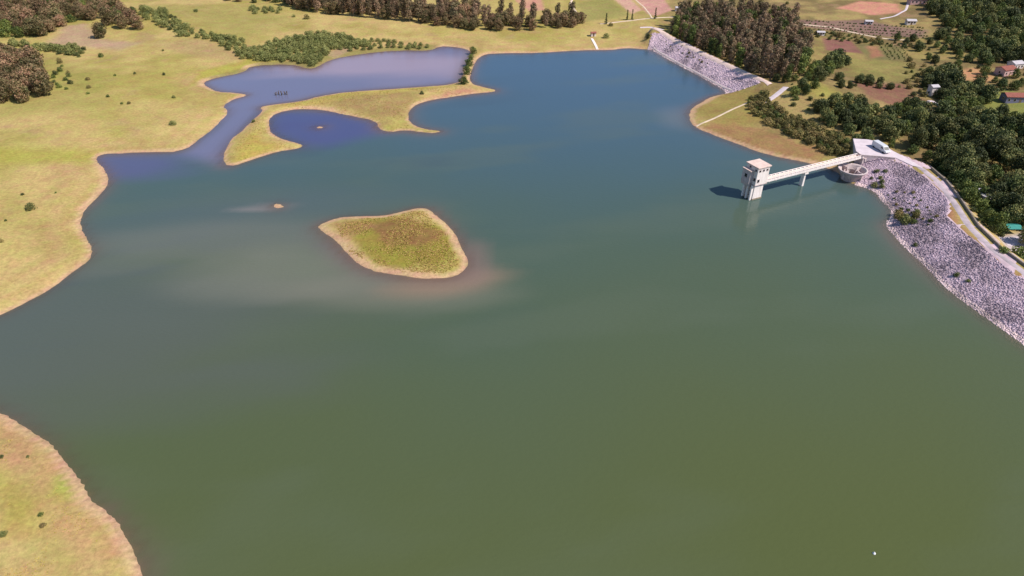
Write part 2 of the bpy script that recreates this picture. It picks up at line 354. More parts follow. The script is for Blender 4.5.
def gmat():
    m, n, l, b = mat_new('ground_cover')
    at = n.new('ShaderNodeAttribute'); at.attribute_name = 'col'
    tc = n.new('ShaderNodeTexCoord')
    a = n.new('ShaderNodeTexNoise'); a.inputs['Scale'].default_value = 0.9; a.inputs['Detail'].default_value = 9; a.inputs['Roughness'].default_value = .74
    c = n.new('ShaderNodeTexNoise'); c.inputs['Scale'].default_value = 0.22; c.inputs['Detail'].default_value = 6; c.inputs['Roughness'].default_value = .7
    l.new(tc.outputs['Object'], a.inputs['Vector']); l.new(tc.outputs['Object'], c.inputs['Vector'])
    r = n.new('ShaderNodeMapRange'); r.inputs[1].default_value = .3; r.inputs[2].default_value = .7; r.inputs[3].default_value = .68; r.inputs[4].default_value = 1.2
    l.new(a.outputs[0], r.inputs[0])
    mx = n.new('ShaderNodeMix'); mx.data_type = 'RGBA'; mx.blend_type = 'MULTIPLY'; mx.inputs[0].default_value = 1
    l.new(at.outputs['Color'], mx.inputs[6]); l.new(r.outputs[0], mx.inputs[7])
    hs = n.new('ShaderNodeHueSaturation'); l.new(mx.outputs[2], hs.inputs['Color'])
    r2 = n.new('ShaderNodeMapRange'); r2.inputs[1].default_value = .3; r2.inputs[2].default_value = .7; r2.inputs[3].default_value = .464; r2.inputs[4].default_value = .519
    l.new(c.outputs[0], r2.inputs[0]); l.new(r2.outputs[0], hs.inputs['Hue'])
    l.new(hs.outputs[0], b.inputs['Base Color']); b.inputs['Roughness'].default_value = .95; b.inputs['Specular IOR Level'].default_value = .1
    bp = n.new('ShaderNodeBump'); bp.inputs['Strength'].default_value = .5; bp.inputs['Distance'].default_value = .35
    l.new(a.outputs[0], bp.inputs['Height']); l.new(bp.outputs[0], b.inputs['Normal'])
    return m
M['ground'] = gmat()
idx = np.arange(NX * NY).reshape(NY, NX)
quads = np.stack([idx[:-1, :-1], idx[:-1, 1:], idx[1:, 1:], idx[1:, :-1]], -1).reshape(-1, 4)
me = mesh('ground', np.stack([X, Y, Z], -1).reshape(-1, 3), quads, M['ground'], True)
attr_col(me, 'col', np.clip(C, 0, 1).reshape(-1, 3))
tag(ob('ground', me), 'pasture, shore banks and lake bed of the valley', kind='structure')

# ------------------------------------------------------------------ water
wx = axis(-430, 240, 3.2, 460, 1.0); wy = axis(-300, 520, 3.2, 300, 1.0)
wx = np.arange(-440, 240, 3.2); wy = np.arange(-300, 500, 3.2)
WX, WY = np.meshgrid(wx, wy)
f1 = WX.ravel(); f2 = WY.ravel()
iy_ = np.clip(np.searchsorted(gy, f2), 0, NY - 1); ix_ = np.clip(np.searchsorted(gx, f1), 0, NX - 1)
DL = -D[iy_, ix_]                                     # metres from shore into the lake
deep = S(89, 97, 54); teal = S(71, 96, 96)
wcol = np.tile(deep, (len(f1), 1))
def wlay(col, w):
    global wcol
    wcol = wcol * (1 - w[:, None]) + np.asarray(col) * w[:, None]
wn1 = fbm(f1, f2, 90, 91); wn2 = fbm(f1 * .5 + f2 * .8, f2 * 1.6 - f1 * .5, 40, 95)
wlay(teal, smooth(40, 310, f2 + 60 * (wn1 - .5)) * .9)  # algae green gives way to bluer water; sky reflection partly painted into the colour
wlay(S(70, 97, 126), smooth(190, 400, f2 + 60 * (wn1 - .5)) * .8)  # far blue: reflected sky put into the water colour, growing with distance
wlay(S(98, 108, 90), smooth(.48, .7, wn2) * .22)
wlay(S(64, 80, 92), smooth(.55, .75, fbm(f1 * .35 + f2 * .2, f2 * 1.3 - f1 * .45, 22, 111)) * .35 * smooth(120, 200, f2) * (1 - smooth(-60, 40, f1)))
def blob(px, py, rx, ry, rot=0):
    c = P(px, py); dx = f1 - c[0]; dy = f2 - c[1]; a = math.radians(rot)
    u = dx * math.cos(a) + dy * math.sin(a); v = -dx * math.sin(a) + dy * math.cos(a)
    q = np.sqrt((u / rx) ** 2 + (v / ry) ** 2) + (wn2 - .5) * .9
    return 1 - smooth(.25, 1.1, q)
wlay(S(94, 96, 108), blob(90, 330, 95, 42, 10) * .38)
wlay(S(90, 100, 108), blob(250, 215, 80, 30, 10) * .4)
wlay(S(138, 136, 120), blob(300, 268, 48, 20, 8) * .42)
wlay(S(132, 128, 112), blob(390, 292, 42, 12, 0) * .42)
wlay(S(128, 126, 112), blob(215, 240, 60, 20, 10) * .35)
wlay(S(146, 124, 104), blob(450, 281, 23, 9, 16) * .85)
wlay(S(132, 112, 104), blob(474, 262, 9, 16, 0) * .65)
wlay(S(140, 132, 128), blob(262, 208, 16, 3.5, 5) * .6)
wlay(S(112, 104, 106), blob(345, 256, 22, 7, -40) * .4)
wlay(S(128, 128, 134), blob(678, 118, 16, 20) * .3)
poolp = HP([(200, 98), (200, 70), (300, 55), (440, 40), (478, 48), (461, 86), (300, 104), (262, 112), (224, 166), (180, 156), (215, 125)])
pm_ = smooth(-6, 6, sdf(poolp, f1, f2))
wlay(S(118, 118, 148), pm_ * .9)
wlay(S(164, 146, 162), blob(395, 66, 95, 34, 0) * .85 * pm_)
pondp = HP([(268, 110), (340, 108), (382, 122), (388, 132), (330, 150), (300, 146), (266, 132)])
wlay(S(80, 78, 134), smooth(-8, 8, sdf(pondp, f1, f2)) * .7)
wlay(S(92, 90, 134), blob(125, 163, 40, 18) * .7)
halo = np.exp(-np.maximum(DL - 1.0, 0) / (1.2 + 2.4 * fbm(f1, f2, 26, 97)))
wlay(S(128, 106, 98), halo * (.2 + .45 * smooth(.4, .6, fbm(f1, f2, 50, 99))))
def wmat():
    m, n, l, b = mat_new('lake_water')
    at = n.new('ShaderNodeAttribute'); at.attribute_name = 'col'
    al = n.new('ShaderNodeAttribute'); al.attribute_name = 'clear'
    tc = n.new('ShaderNodeTexCoord'); mp = n.new('ShaderNodeMapping'); mp.inputs['Scale'].default_value = (1.0, 1.8, 1); mp.inputs['Rotation'].default_value = (0, 0, .45)
    l.new(tc.outputs['Object'], mp.inputs[0])
    a = n.new('ShaderNodeTexNoise'); a.inputs['Scale'].default_value = .55; a.inputs['Detail'].default_value = 3
    c = n.new('ShaderNodeTexNoise'); c.inputs['Scale'].default_value = .012; c.inputs['Detail'].default_value = 3
    l.new(mp.outputs[0], a.inputs['Vector']); l.new(mp.outputs[0], c.inputs['Vector'])
    bp = n.new('ShaderNodeBump'); bp.inputs['Strength'].default_value = .5; bp.inputs['Distance'].default_value = .11
    l.new(a.outputs[0], bp.inputs['Height']); l.new(bp.outputs[0], b.inputs['Normal'])
    r = n.new('ShaderNodeMapRange'); r.inputs[1].default_value = .35; r.inputs[2].default_value = .65; r.inputs[3].default_value = .10; r.inputs[4].default_value = .20
    l.new(c.outputs[0], r.inputs[0]); l.new(r.outputs[0], b.inputs['Roughness'])
    l.new(at.outputs['Color'], b.inputs['Base Color']); b.inputs['IOR'].default_value = 1.333; b.inputs['Specular IOR Level'].default_value = .5
    tr = n.new('ShaderNodeBsdfTransparent'); tr.inputs[0].default_value = (.92, .86, .8, 1)
    mx = n.new('ShaderNodeMixShader'); l.new(al.outputs['Fac'], mx.inputs[0]); l.new(b.outputs[0], mx.inputs[1]); l.new(tr.outputs[0], mx.inputs[2])
    l.new(mx.outputs[0], n['Material Output'].inputs['Surface'])
    return m
M['water'] = wmat()
wi = np.arange(WX.size).reshape(WX.shape)
wq = np.stack([wi[:-1, :-1], wi[:-1, 1:], wi[1:, 1:], wi[1:, :-1]], -1).reshape(-1, 4)
wq = wq[(DL[wq] > -9).any(1)]
used = np.unique(wq); rm = -np.ones(WX.size, int); rm[used] = np.arange(len(used))
wv = np.stack([f1, f2, np.zeros_like(f1)], -1)[used]
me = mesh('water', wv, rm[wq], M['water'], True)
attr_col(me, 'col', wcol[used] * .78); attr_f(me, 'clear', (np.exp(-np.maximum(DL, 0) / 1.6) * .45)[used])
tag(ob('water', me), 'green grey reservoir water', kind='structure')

# ------------------------------------------------------------------ dams: body sheet, riprap stones, kerb
def rock_mesh(name, pts, mat, s0, s1, parent, pale=0.0):
    t = (1 + 5 ** .5) / 2
    ico = np.array([(-1, t, 0), (1, t, 0), (-1, -t, 0), (1, -t, 0), (0, -1, t), (0, 1, t), (0, -1, -t), (0, 1, -t), (t, 0, -1), (t, 0, 1), (-t, 0, -1), (-t, 0, 1)]) / 1.9
    fi = np.array([(0, 11, 5), (0, 5, 1), (0, 1, 7), (0, 7, 10), (0, 10, 11), (1, 5, 9), (5, 11, 4), (11, 10, 2), (10, 7, 6), (7, 1, 8), (3, 9, 4), (3, 4, 2), (3, 2, 6), (3, 6, 8), (3, 8, 9), (4, 9, 5), (2, 4, 11), (6, 2, 10), (8, 6, 7), (9, 8, 1)])
    n = len(pts); sz = s0 + (s1 - s0) * rng.random(n) ** 2.2
    v = ico[None] * (0.7 + .6 * rng.random((n, 12, 1))) * sz[:, None, None] * (np.array([1, 1, .5]) * (.7 + .6 * rng.random((n, 1, 3))))
    a = rng.random(n) * 6.28; ca, sa = np.cos(a)[:, None], np.sin(a)[:, None]
    v = np.stack([v[..., 0] * ca - v[..., 1] * sa, v[..., 0] * sa + v[..., 1] * ca, v[..., 2]], -1) + pts[:, None, :]
    f = fi[None] + 12 * np.arange(n)[:, None, None]
    me = mesh(name, v.reshape(-1, 3), f.reshape(-1, 3), mat)
    tn = np.minimum(rng.random(n) * .8 + pale, .88); tn = np.where(pts[:, 2] < .55, 1.0, tn)      # bleached belt at the water line
    attr_f(me, 'tint', np.repeat(tn, 12))
    return tag(ob(name, me, parent), kind='stuff')
def rockmat():
    m, n, l, b = mat_new('riprap_stone')
    at = n.new('ShaderNodeAttribute'); at.attribute_name = 'tint'
    cr = n.new('ShaderNodeValToRGB'); e = cr.color_ramp.elements
    e[0].color = (*S(146, 126, 138), 1); e[1].color = (*S(226, 200, 196), 1); k = e.new(.5); k.color = (*S(190, 167, 179), 1); k = e.new(.8); k.color = (*S(212, 189, 199), 1)
    l.new(at.outputs['Fac'], cr.inputs[0]); tc = n.new('ShaderNodeTexCoord'); nz = n.new('ShaderNodeTexNoise'); nz.inputs['Scale'].default_value = .085; nz.inputs['Detail'].default_value = 6
    l.new(tc.outputs['Object'], nz.inputs['Vector'])
    r = n.new('ShaderNodeMapRange'); r.inputs[1].default_value = .38; r.inputs[2].default_value = .52; r.inputs[3].default_value = .5; r.inputs[4].default_value = 1.05; l.new(nz.outputs[0], r.inputs[0])
    mx = n.new('ShaderNodeMix'); mx.data_type = 'RGBA'; mx.blend_type = 'MULTIPLY'; mx.inputs[0].default_value = 1; l.new(cr.outputs[0], mx.inputs[6]); l.new(r.outputs[0], mx.inputs[7])
    l.new(mx.outputs[2], b.inputs['Base Color']); b.inputs['Roughness'].default_value = .9; b.inputs['Specular IOR Level'].default_value = .2
    return m
M['riprap'] = rockmat()
def ribbon(name, pl, w, mat, dz=.1, side=0.0, step=1.5, edge=.25):
    pl = np.asarray(pl, float); seg = np.hypot(*np.diff(pl, axis=0).T); L = np.concatenate([[0], np.cumsum(seg)])
    n = max(2, int(L[-1] / step)); s = np.linspace(0, L[-1], n)
    c = np.stack([np.interp(s, L, pl[:, 0]), np.interp(s, L, pl[:, 1])], -1)
    for _ in range(3): c[1:-1] = .5 * c[1:-1] + .25 * (c[:-2] + c[2:])
    t = np.gradient(c, axis=0); t /= np.linalg.norm(t, axis=1)[:, None]; nr = np.stack([t[:, 1], -t[:, 0]], -1)
    k = 5; v = []
    for i in range(n):
        ww = w * (1 + .12 * (random.random() - .5))
        for j in range(k):
            q = c[i] + nr[i] * (side + ww * (j / (k - 1) - .5)); z = hgt(*q) + dz - (edge if j in (0, k - 1) else 0)
            v.append((q[0], q[1], z))
    f = [(i * k + j, i * k + j + 1, (i + 1) * k + j + 1, (i + 1) * k + j) for i in range(n - 1) for j in range(k - 1)]
    return mesh(name, v, f, mat, True)
def dam(label, zone, wfun, slope_max, stones, s0, s1, crest, name):
    c = crest.mean(0); root = ob('embankment_dam', None, None, (c[0], c[1], 0)); tag(root, label, 'dam')
    # body sheet: the laid stone bedding on the water side
    lo = zone.min(0); hi = zone.max(0)
    bx = np.arange(lo[0], hi[0], 1.6); by = np.arange(lo[1], hi[1], 1.6); A, B = np.meshgrid(bx, by)
    s = sdf(zone, A, B)
    zz = np.array([hgt(x, y) for x, y in zip(A.ravel(), B.ravel())]).reshape(A.shape)
    zz = np.where((s > .4) & (zz < slope_max + .3), zz + .10, zz - .8)
    ii = np.arange(A.size).reshape(A.shape); q = np.stack([ii[:-1, :-1], ii[:-1, 1:], ii[1:, 1:], ii[1:, :-1]], -1).reshape(-1, 4)
    q = q[(s.ravel()[q] > -1.0).all(1)]; us = np.unique(q); r_ = -np.ones(A.size, int); r_[us] = np.arange(len(us))
    me = mesh('bedding', np.stack([A.ravel() - c[0], B.ravel() - c[1], zz.ravel()], -1)[us], r_[q], M['soil_shell'], True)
    ob('bedding', me, root)
    # stones
    n = stones; qx = lo[0] + rng.random(n) * (hi[0] - lo[0]); qy = lo[1] + rng.random(n) * (hi[1] - lo[1])
    keep = sdf(zone, qx, qy) > .6; qx, qy = qx[keep], qy[keep]
    qz = np.array([hgt(x, y) for x, y in zip(qx, qy)]); k = (qz > -.9) & (qz < slope_max)
    rock_mesh('riprap', np.stack([qx - c[0], qy - c[1], qz + .08], -1)[k], M['riprap'], s0, s1, root, .28 if name == 'f' else 0)
    return root, c
damR, cR = dam('long lilac grey riprap dam slope on the right shore below the paved crest road', zoneR, wR, 6.7, 110000, .10, .40, crestR, 'r')
damF, cF = dam('short straight riprap dam beneath the brown eucalyptus plantation at the far shore', zoneF, wF, 6.2, 45000, .16, .55, crestF, 'f')
for root, c, pl, sd in ((damF, cF, shoreF + nF * .6, 0), (damF, cF, crestF + nF * .8, 1)):
    me = ribbon('kerb', pl, 1.3 if sd == 0 else 3.0, M['concrete_grey'] if sd == 0 else M['roof_concrete'], .45 if sd == 0 else .4, 0)
    o = ob('kerb', me, root); o.location = (-c[0], -c[1], 0)

# roads, apron, tracks
tag(ob('road', ribbon('road', crestR[2:], 3.1, M['road'], .14, .6)), 'pale paved road along the right dam crest', kind='structure')
ap = [tuple(P(x, y, 7.0)) for x, y in ((853, 139), (856, 151.5), (861, 155.5), (878, 156.5), (896, 158.5), (912, 166), (924, 169), (905, 157.5), (893, 151.5), (878, 142), (868, 140))]
tag(MB().prism(ap, 3.0, 7.22).build('apron', M['paving']), 'pale concrete apron where the bridge meets the dam', kind='structure')
def track(name, px, w, mat='track', lab=None):
    tag(ob(name, ribbon(name, HP(px), w, M[mat], .10)), lab, kind='structure')
track('footpath', [(749, 102), (735, 108), (715, 118), (696, 126.5)], 1.7, 'track', 'pale path down the grassy point')
track('clearing', [(764, 103), (772, 98), (780, 92), (786, 87)], 4.2, 'paving', 'pale turning area at the dam end')
track('track', [(575, -6), (570, 4), (577, 14)], 2.5)
track('track', [(600, 24), (626, 21), (655, 18), (695, 15)], 2.6)
track('track', [(626, -8), (645, 8), (652, 18)], 1.6)
track('track', [(880, 19), (895, 16), (906, 10), (911, -6)], 2.2, 'paving')
track('track', [(800, 24), (830, 27), (880, 38), (910, 40)], 2.5)
track('track', [(926, 103), (931, 100), (938, 104), (943, 110)], 2.6, 'paving')
track('track', [(979, 108), (984, 113), (992, 120)], 2.4, 'paving')
track('track', [(640, 27.5), (652, 27), (664, 30)], 3.2, 'paving')
track('yard', [(1003, 241), (1020, 240), (1045, 242)], 7, 'paving', 'pale paved yard behind the dam road')

# ------------------------------------------------------------------ intake tower, footbridge, spillway
d_ang = math.atan2(.432, .902)
def rootat(name, x, y, z, rz=0): return ob(name, None, None, (x, y, z), rz)
tower = rootat('intake_tower', 90.8, 232.0, 0, d_ang)
tag(tower, 'pale concrete intake tower standing in the water at the end of the footbridge', 'tower')
MB().box(-2.25, 2.25, -2.6, 2.6, -5, 6.3, (-2.1, 2.1, -2.5, 2.5)).build('shaft', M['concrete'], tower, bevel=.05)
room = MB().box(-2.65, 2.95, -2.95, 2.95, 6.303, 13.0).build('gate_room', M['concrete'], tower, bevel=.05)
MB().box(-3.0, 3.3, -3.3, 3.3, 13.003, 13.45).build('roof', M['roof_concrete'], tower, bevel=.04)
MB().box(-2.30, 2.30, -2.65, 2.65, -1, .55).build('tide_band', M['tide'], tower)
MB().box(-2.75, 3.05, -3.05, 3.05, 6.05, 6.30).build('cornice', M['concrete_grey'], tower)
for y in (-1.9, 0.0, 1.9):
    MB().box(-3.25, -2.253, y - .35, y + .35, -5, 6.0).build('buttress', M['concrete'], tower, bevel=.04)
MB().box(-4.3, -2.653, -1.2, 2.9, 6.9, 11.4).build('annex', M['concrete_grey'], tower, bevel=.05)
MB().box(-4.5, -2.655, -1.4, 3.1, 11.403, 11.7).build('annex_roof', M['roof_concrete'], tower)
MB().box(-4.1, -3.26, -1.0, 2.7, 5.4, 6.897, (-4.3, -3.26, -1.2, 2.9)).build('annex_bracket', M['concrete_grey'], tower)
def window(par, face, a, z, w, h, off):
    f = MB(); p = MB(); t = .12
    def bx(mb, a0, a1, z0, z1, dp):
        if face == 'front': mb.box(a0, a1, off - dp, off + .05, z0, z1)
        else: mb.box(off - dp, off + .05, a0, a1, z0, z1)
    bx(f, a - w / 2 - t, a + w / 2 + t, z - t, z, .10); bx(f, a - w / 2 - t, a + w / 2 + t, z + h, z + h + t, .10)
    bx(f, a - w / 2 - t, a - w / 2, z, z + h, .09); bx(f, a + w / 2, a + w / 2 + t, z, z + h, .09)
    bx(p, a - w / 2, a + w / 2, z, z + h, .02)
    o = f.build('window', M['concrete_grey'], par); p.build('pane', M['pane'], o)
for a in (-1.6, .1, 1.8): window(tower, 'front', a, 11.5, .75, .75, -2.95)
window(tower, 'front', -1.5, 7.3, .9, 1.2, -2.95)
window(tower, 'left', -2.1, 7.8, .9, 1.1, -2.65); window(tower, 'left', .8, 8.6, 1.3, 1.4, -4.3); window(tower, 'left', -2.0, 11.6, .7, .7, -2.65)
window(tower, 'left', 1.0, 12.0, .8, .6, -2.65)
for zz in (1.5, 3.2, 4.9):
    MB().box(-2.6, -2.254, -1.5, -.4, zz, zz + .12).build('guide_bracket', M['dark_metal'], tower)

bridge = rootat('footbridge', 90.8, 232.0, 0, d_ang)
tag(bridge, 'narrow white concrete footbridge linking the intake tower to the dam', 'bridge')
BX0, BX1, BY = 2.96, 54.0, -1.1
MB().box(BX0, BX1, BY - 1.0, BY + 1.0, 6.45, 6.68).build('deck', M['roof_concrete'], bridge)
pm = mesh('post', *(lambda b: (b.v, b.f))(MB().box(-.22, .22, -.09, .09, 6.85, 7.25)), M['concrete'])
for s in (-1, 1):
    y = BY + s * 1.12
    MB().box(BX0, BX1, y - .115, y + .115, 6.05, 6.85).build('girder', M['concrete'], bridge, bevel=.03)
    MB().box(BX0, BX1, y - .11, y + .11, 7.25, 7.48).build('handrail', M['concrete'], bridge)
    x = BX0 + .5
    while x < BX1: ob('post', pm, bridge, (x, y, 0)); x += 2.1
cm = mesh('cross_beam', *(lambda b: (b.v, b.f))(MB().box(-.16, .16, -1.2, 1.2, 5.8, 6.045)), M['concrete_grey'])
x = BX0 + 2
while x < BX1 - 1: ob('cross_beam', cm, bridge, (x, BY, 0)); x += 3.4
pier = MB().box(23.2, 24.4, BY - .9, BY + .9, -5, 5.2, (23.4, 24.2, BY - .75, BY + .75)).build('pier', M['concrete'], bridge, bevel=.05)
MB().box(22.9, 24.7, BY - 1.3, BY + 1.3, 5.2, 5.79).build('pier_cap', M['concrete'], pier)
MB().box(53.0, 55.2, BY - 1.8, BY + 1.8, 2.5, 6.0).build('abutment', M['concrete_grey'], bridge, bevel=.05)

spill = rootat('bellmouth_spillway', 134.0, 246.8, 0)
tag(spill, 'round flared concrete bell-mouth spillway at the water edge beneath the footbridge', 'spillway')
MB().lathe([(3.2, -5), (3.3, .3), (3.9, 1.6), (4.8, 3.2), (5.5, 4.2), (5.5, 4.45), (5.0, 4.45), (4.7, 3.9), (3.9, 2.5), (3.1, 1.5), (2.6, .5), (2.4, -3.0), (.01, -3.0)], 48).build('bowl', M['concrete_grey'], spill, True)
MB().lathe([(2.65, 1.1), (2.9, 1.1), (2.95, 3.2), (2.65, 3.2), (2.65, 1.1)], 32).build('inner_ring', M['concrete_grey'], spill)
fin = mesh('vortex_fin', *(lambda b: (b.v, b.f))(MB().box(1.5, 4.75, -.18, .18, 1.2, 4.2, (2.4, 4.85, -.15, .15))), M['concrete_grey'])
for k in range(4): ob('vortex_fin', fin, spill, (0, 0, 0), .5 + k * math.pi / 2)
MB().tube((-1.2, -.6, 1.0), (-1.2, -.6, 4.7), .07, .07).build('gauge_post', M['dark_metal'], spill)
# parapet at the apron edge
pe = [P(x, y, 7.2) for x, y in ((857, 153), (861, 156), (878, 157.2), (895, 159))]
wroot = rootat('parapet_wall', pe[1][0], pe[1][1], 7.0); tag(wroot, 'low concrete parapet along the lake edge of the apron', 'wall')
for a, b in zip(pe[:-1], pe[1:]):
    t = (b - a) / np.linalg.norm(b - a); n_ = np.array([t[1], -t[0]]) * .15
    q = [a + n_, b + n_, b - n_, a - n_]; q = [(x[0] - pe[1][0], x[1] - pe[1][1]) for x in q]
    MB().prism(q, .0, .75).build('wall_panel', M['concrete_grey'], wroot)

# white van on the apron
def van(px, py, rz):
    p = P(px, py, 7.22); r = ob('delivery_van', None, None, (p[0], p[1], 7.222), rz, (1.42, 1.2, .98)); tag(r, 'long white high-roof van parked on the concrete apron by the bridge', 'van')
    prof = [(-3.1, .45), (2.2, .45), (3.05, .5), (3.1, 1.15), (2.35, 1.35), (1.6, 2.35), (1.2, 2.6), (-2.9, 2.65), (-3.1, 2.5)]
    mb = MB(); n = len(prof); v = [(x, -1, z) for x, z in prof] + [(x, 1, z) for x, z in prof]
    mb.add(v, [tuple(range(n)), tuple(range(n, 2 * n))[::-1]] + [(i, n + i, n + (i + 1) % n, (i + 1) % n) for i in range(n)])
    body = mb.build('body', M['van_paint'], r, bevel=.1)
    g = MB(); g.add([(2.30, -.85, 1.46), (2.30, .85, 1.46), (1.68, .8, 2.29), (1.68, -.8, 2.29)], [(0, 1, 2, 3)])
    g = MB().add([(2.33, -.85, 1.42), (2.33, .85, 1.42), (1.66, .8, 2.33), (1.66, -.8, 2.33), (2.3, -.85, 1.40), (2.3, .85, 1.40), (1.63, .8, 2.31), (1.63, -.8, 2.31)],
                 [(0, 1, 2, 3), (4, 7, 6, 5), (0, 4, 5, 1), (1, 5, 6, 2), (2, 6, 7, 3), (3, 7, 4, 0)])
    g.build('windscreen', M['pane'], r)
    for s in (-1, 1):
        MB().box(.75, 1.6, s * 1.0 - .012, s * 1.0 + .012, 1.5, 2.15).build('side_window', M['pane'], r)
        MB().box(3.02, 3.12, s * .7 - .18, s * .7 + .18, .85, 1.05).build('headlight', M['buoy'], r)
        for x in (-2.0, 2.05):
            MB().tube((x, s * .8, .34), (x, s * 1.03, .34), .36, .36, 14).build('wheel', M['rubber'], r)
van(880.5, 150, math.radians(-77))

# ------------------------------------------------------------------ walls and houses
wl_px = [(931, 169), (946, 182), (960, 200), (978, 227), (1001, 249), (1027, 268), (1072, 304)]
wp = np.array([P(x, y, 7.0) for x, y in wl_px]); rw = rootat('retaining_wall', wp[2][0], wp[2][1], 6.8)
tag(rw, 'long low stone wall running beside the dam crest road under the trees', 'wall')
for a, b in zip(wp[:-1], wp[1:]):
    L = np.linalg.norm(b - a); k = max(1, int(L / 6)); t = (b - a) / L; n_ = np.array([t[1], -t[0]]) * .22
    for i in range(k):
        p0 = a + (b - a) * i / k; p1 = a + (b - a) * (i + 1) / k - t * .03
        q = [(z[0] - wp[2][0], z[1] - wp[2][1]) for z in (p0 + n_, p1 + n_, p1 - n_, p0 - n_)]
        zb = min(hgt(*p0), hgt(*p1)) - 6.8
        MB().prism(q, zb - .3, zb + .85).build('wall_panel', M['stone_wall'], rw)
def house(px, py, L, W, h, rz, wall, roof, label, name='house', pitch=.35, nw=3, cat='house'):
    p = hit(px, py); r = rootat(name, p[0], p[1], p[2] - .1, math.radians(rz)); tag(r, label, cat)
    MB().box(-L / 2, L / 2, -W / 2, W / 2, -.8, h).build('wall', M[wall], r)
    rh = W / 2 * pitch
    o = .35; t = .18
    for s in (-1, 1):
        y0 = s * (W / 2 + o); z0 = h + .02 - o * pitch
        v = [(-L / 2 - o, y0, z0), (L / 2 + o, y0, z0), (L / 2 + o, 0, h + .02 + rh), (-L / 2 - o, 0, h + .02 + rh)]
        v2 = [(a, b, c + t) for a, b, c in v]
        f = [(0, 1, 2, 3), (4, 5, 6, 7), (0, 1, 5, 4), (1, 2, 6, 5), (2, 3, 7, 6), (3, 0, 4, 7)]
        MB().add(v + v2, f).build('roof_slope', M[roof], r)
    for s in (-1, 1):
        x = s * (L / 2 - .05)
        MB().add([(x, -W / 2 + .05, h), (x, W / 2 - .05, h), (x, 0, h + rh), (x - s * .1, -W / 2 + .05, h), (x - s * .1, W / 2 - .05, h), (x - s * .1, 0, h + rh)], [(0, 1, 2), (3, 5, 4), (0, 2, 5, 3), (1, 4, 5, 2), (0, 3, 4, 1)]).build('gable', M[wall], r)
    for k in range(nw):
        x = -L / 2 + L * (k + .5) / nw
        if k == nw // 2:
            MB().box(x - .5, x + .5, -W / 2 - .03, -W / 2 + .05, 0, 2.05).build('door', M['timber'], r)
        else:
            w = MB().box(x - .55, x + .55, -W / 2 - .05, -W / 2 + .05, .95, 2.15).build('window', M['render_white'], r)
            MB().box(x - .45, x + .45, -W / 2 - .07, -W / 2 - .051, 1.05, 2.05).build('pane', M['pane'], w)
    for s in (-1,):
        w = MB().box(-L / 2 - .05, -L / 2 + .05, -.55, .55, .95, 2.15).build('window', M['render_white'], r)
        MB().box(-L / 2 - .07, -L / 2 - .051, -.45, .45, 1.05, 2.05).build('pane', M['pane'], w)
    return r
house(981, 205, 5.5, 4.5, 4.6, -70, 'render_white', 'roof_grey', 'pale two-storey keeper house half hidden by trees beside the dam road', pitch=.25)
house(1016, 101, 13, 6, 3.0, -4, 'render_blue', 'roof_tile', 'long blue walled house with red roof beside the green lawn', nw=5)
house(1004, 74, 8, 6, 3.2, 20, 'render_pink', 'roof_tile', 'small pinkish house near the bare sandy plot', nw=3)
house(1014, 68, 6, 5, 3.0, 15, 'render_white', 'roof_grey', 'small white shed just behind the pinkish house', 'shed', nw=3, cat='shed')
house(931, 95, 3.4, 3.4, 4.6, 10, 'render_white', 'roof_grey', 'tall narrow white hut among dark trees above the pale track bend', 'hut', nw=1, cat='hut')
house(820, 35, 4.5, 2.8, 2.0, -5, 'render_white', 'roof_grey', 'low white shed at the near edge of the vineyard', 'shed', nw=3, cat='shed')
house(868, 24, 4.5, 3, 2.0, -8, 'render_white', 'roof_grey', 'low white shed among the vineyard rows, left of its twin', 'shed', nw=3, cat='shed')
house(910, 24, 5.5, 4, 2.4, -5, 'render_white', 'roof_grey', 'whitish farm shed at the right end of the vineyard', 'shed', nw=3, cat='shed')
house(918, 3, 13, 7, 3.2, -5, 'render_pink', 'roof_tile', 'red roofed farmhouse at the top edge beside the pale lane', nw=5)
house(593, 36, 3.0, 2.4, 2.2, 10, 'render_white', 'roof_tile', 'tiny gauge hut with rusty roof above the far shore steps', 'gauge_hut', nw=1, cat='hut')
house(678, 11, 4, 3, 2.5, 0, 'render_white', 'roof_grey', 'small white hut at the far end of the eucalyptus plantation', 'hut', nw=1, cat='hut')
# gauge steps on the far shore
s0 = hit(592, 39); s1 = hit(597.5, 50); st = rootat('gauge_steps', *s0); tag(st, 'narrow pale concrete steps running down to the far shore', 'steps')
for k in range(16):
    q = s0 + (s1 - s0) * k / 16; z = hgt(q[0], q[1])
    MB().box(q[0] - s0[0] - .75, q[0] - s0[0] + .75, q[1] - s0[1] - .6, q[1] - s0[1] + .6, z - s0[2] - .5, z - s0[2] + .22).build('step', M['concrete'], st)
# teal tarpaulin shelter by the yard
tp = hit(1010, 232); tr_ = rootat('shelter', tp[0], tp[1], tp[2]); tag(tr_, 'teal tarpaulin shelter beside the pale yard at the right edge', 'shelter')
MB().add([(-2.4, -2, 2.2), (2.4, -2, 2.2), (2.4, 0, 2.7), (-2.4, 0, 2.7), (2.4, 2, 2.2), (-2.4, 2, 2.2)] + [(-2.4, -2, 2.15), (2.4, -2, 2.15), (2.4, 0, 2.65), (-2.4, 0, 2.65), (2.4, 2, 2.15), (-2.4, 2, 2.15)],
         [(0, 1, 2, 3), (3, 2, 4, 5), (7, 6, 9, 8), (8, 9, 11, 10), (0, 6, 7, 1), (5, 4, 10, 11), (1, 7, 8, 2), (2, 8, 10, 4), (0, 3, 9, 6), (3, 5, 11, 9)]).build('tarpaulin', M['tarp'], tr_)
for sx in (-2.3, 2.3):
    for sy in (-1.9, 1.9): MB().tube((sx, sy, -.4), (sx, sy, 2.18), .06, .06).build('post', M['timber'], tr_)
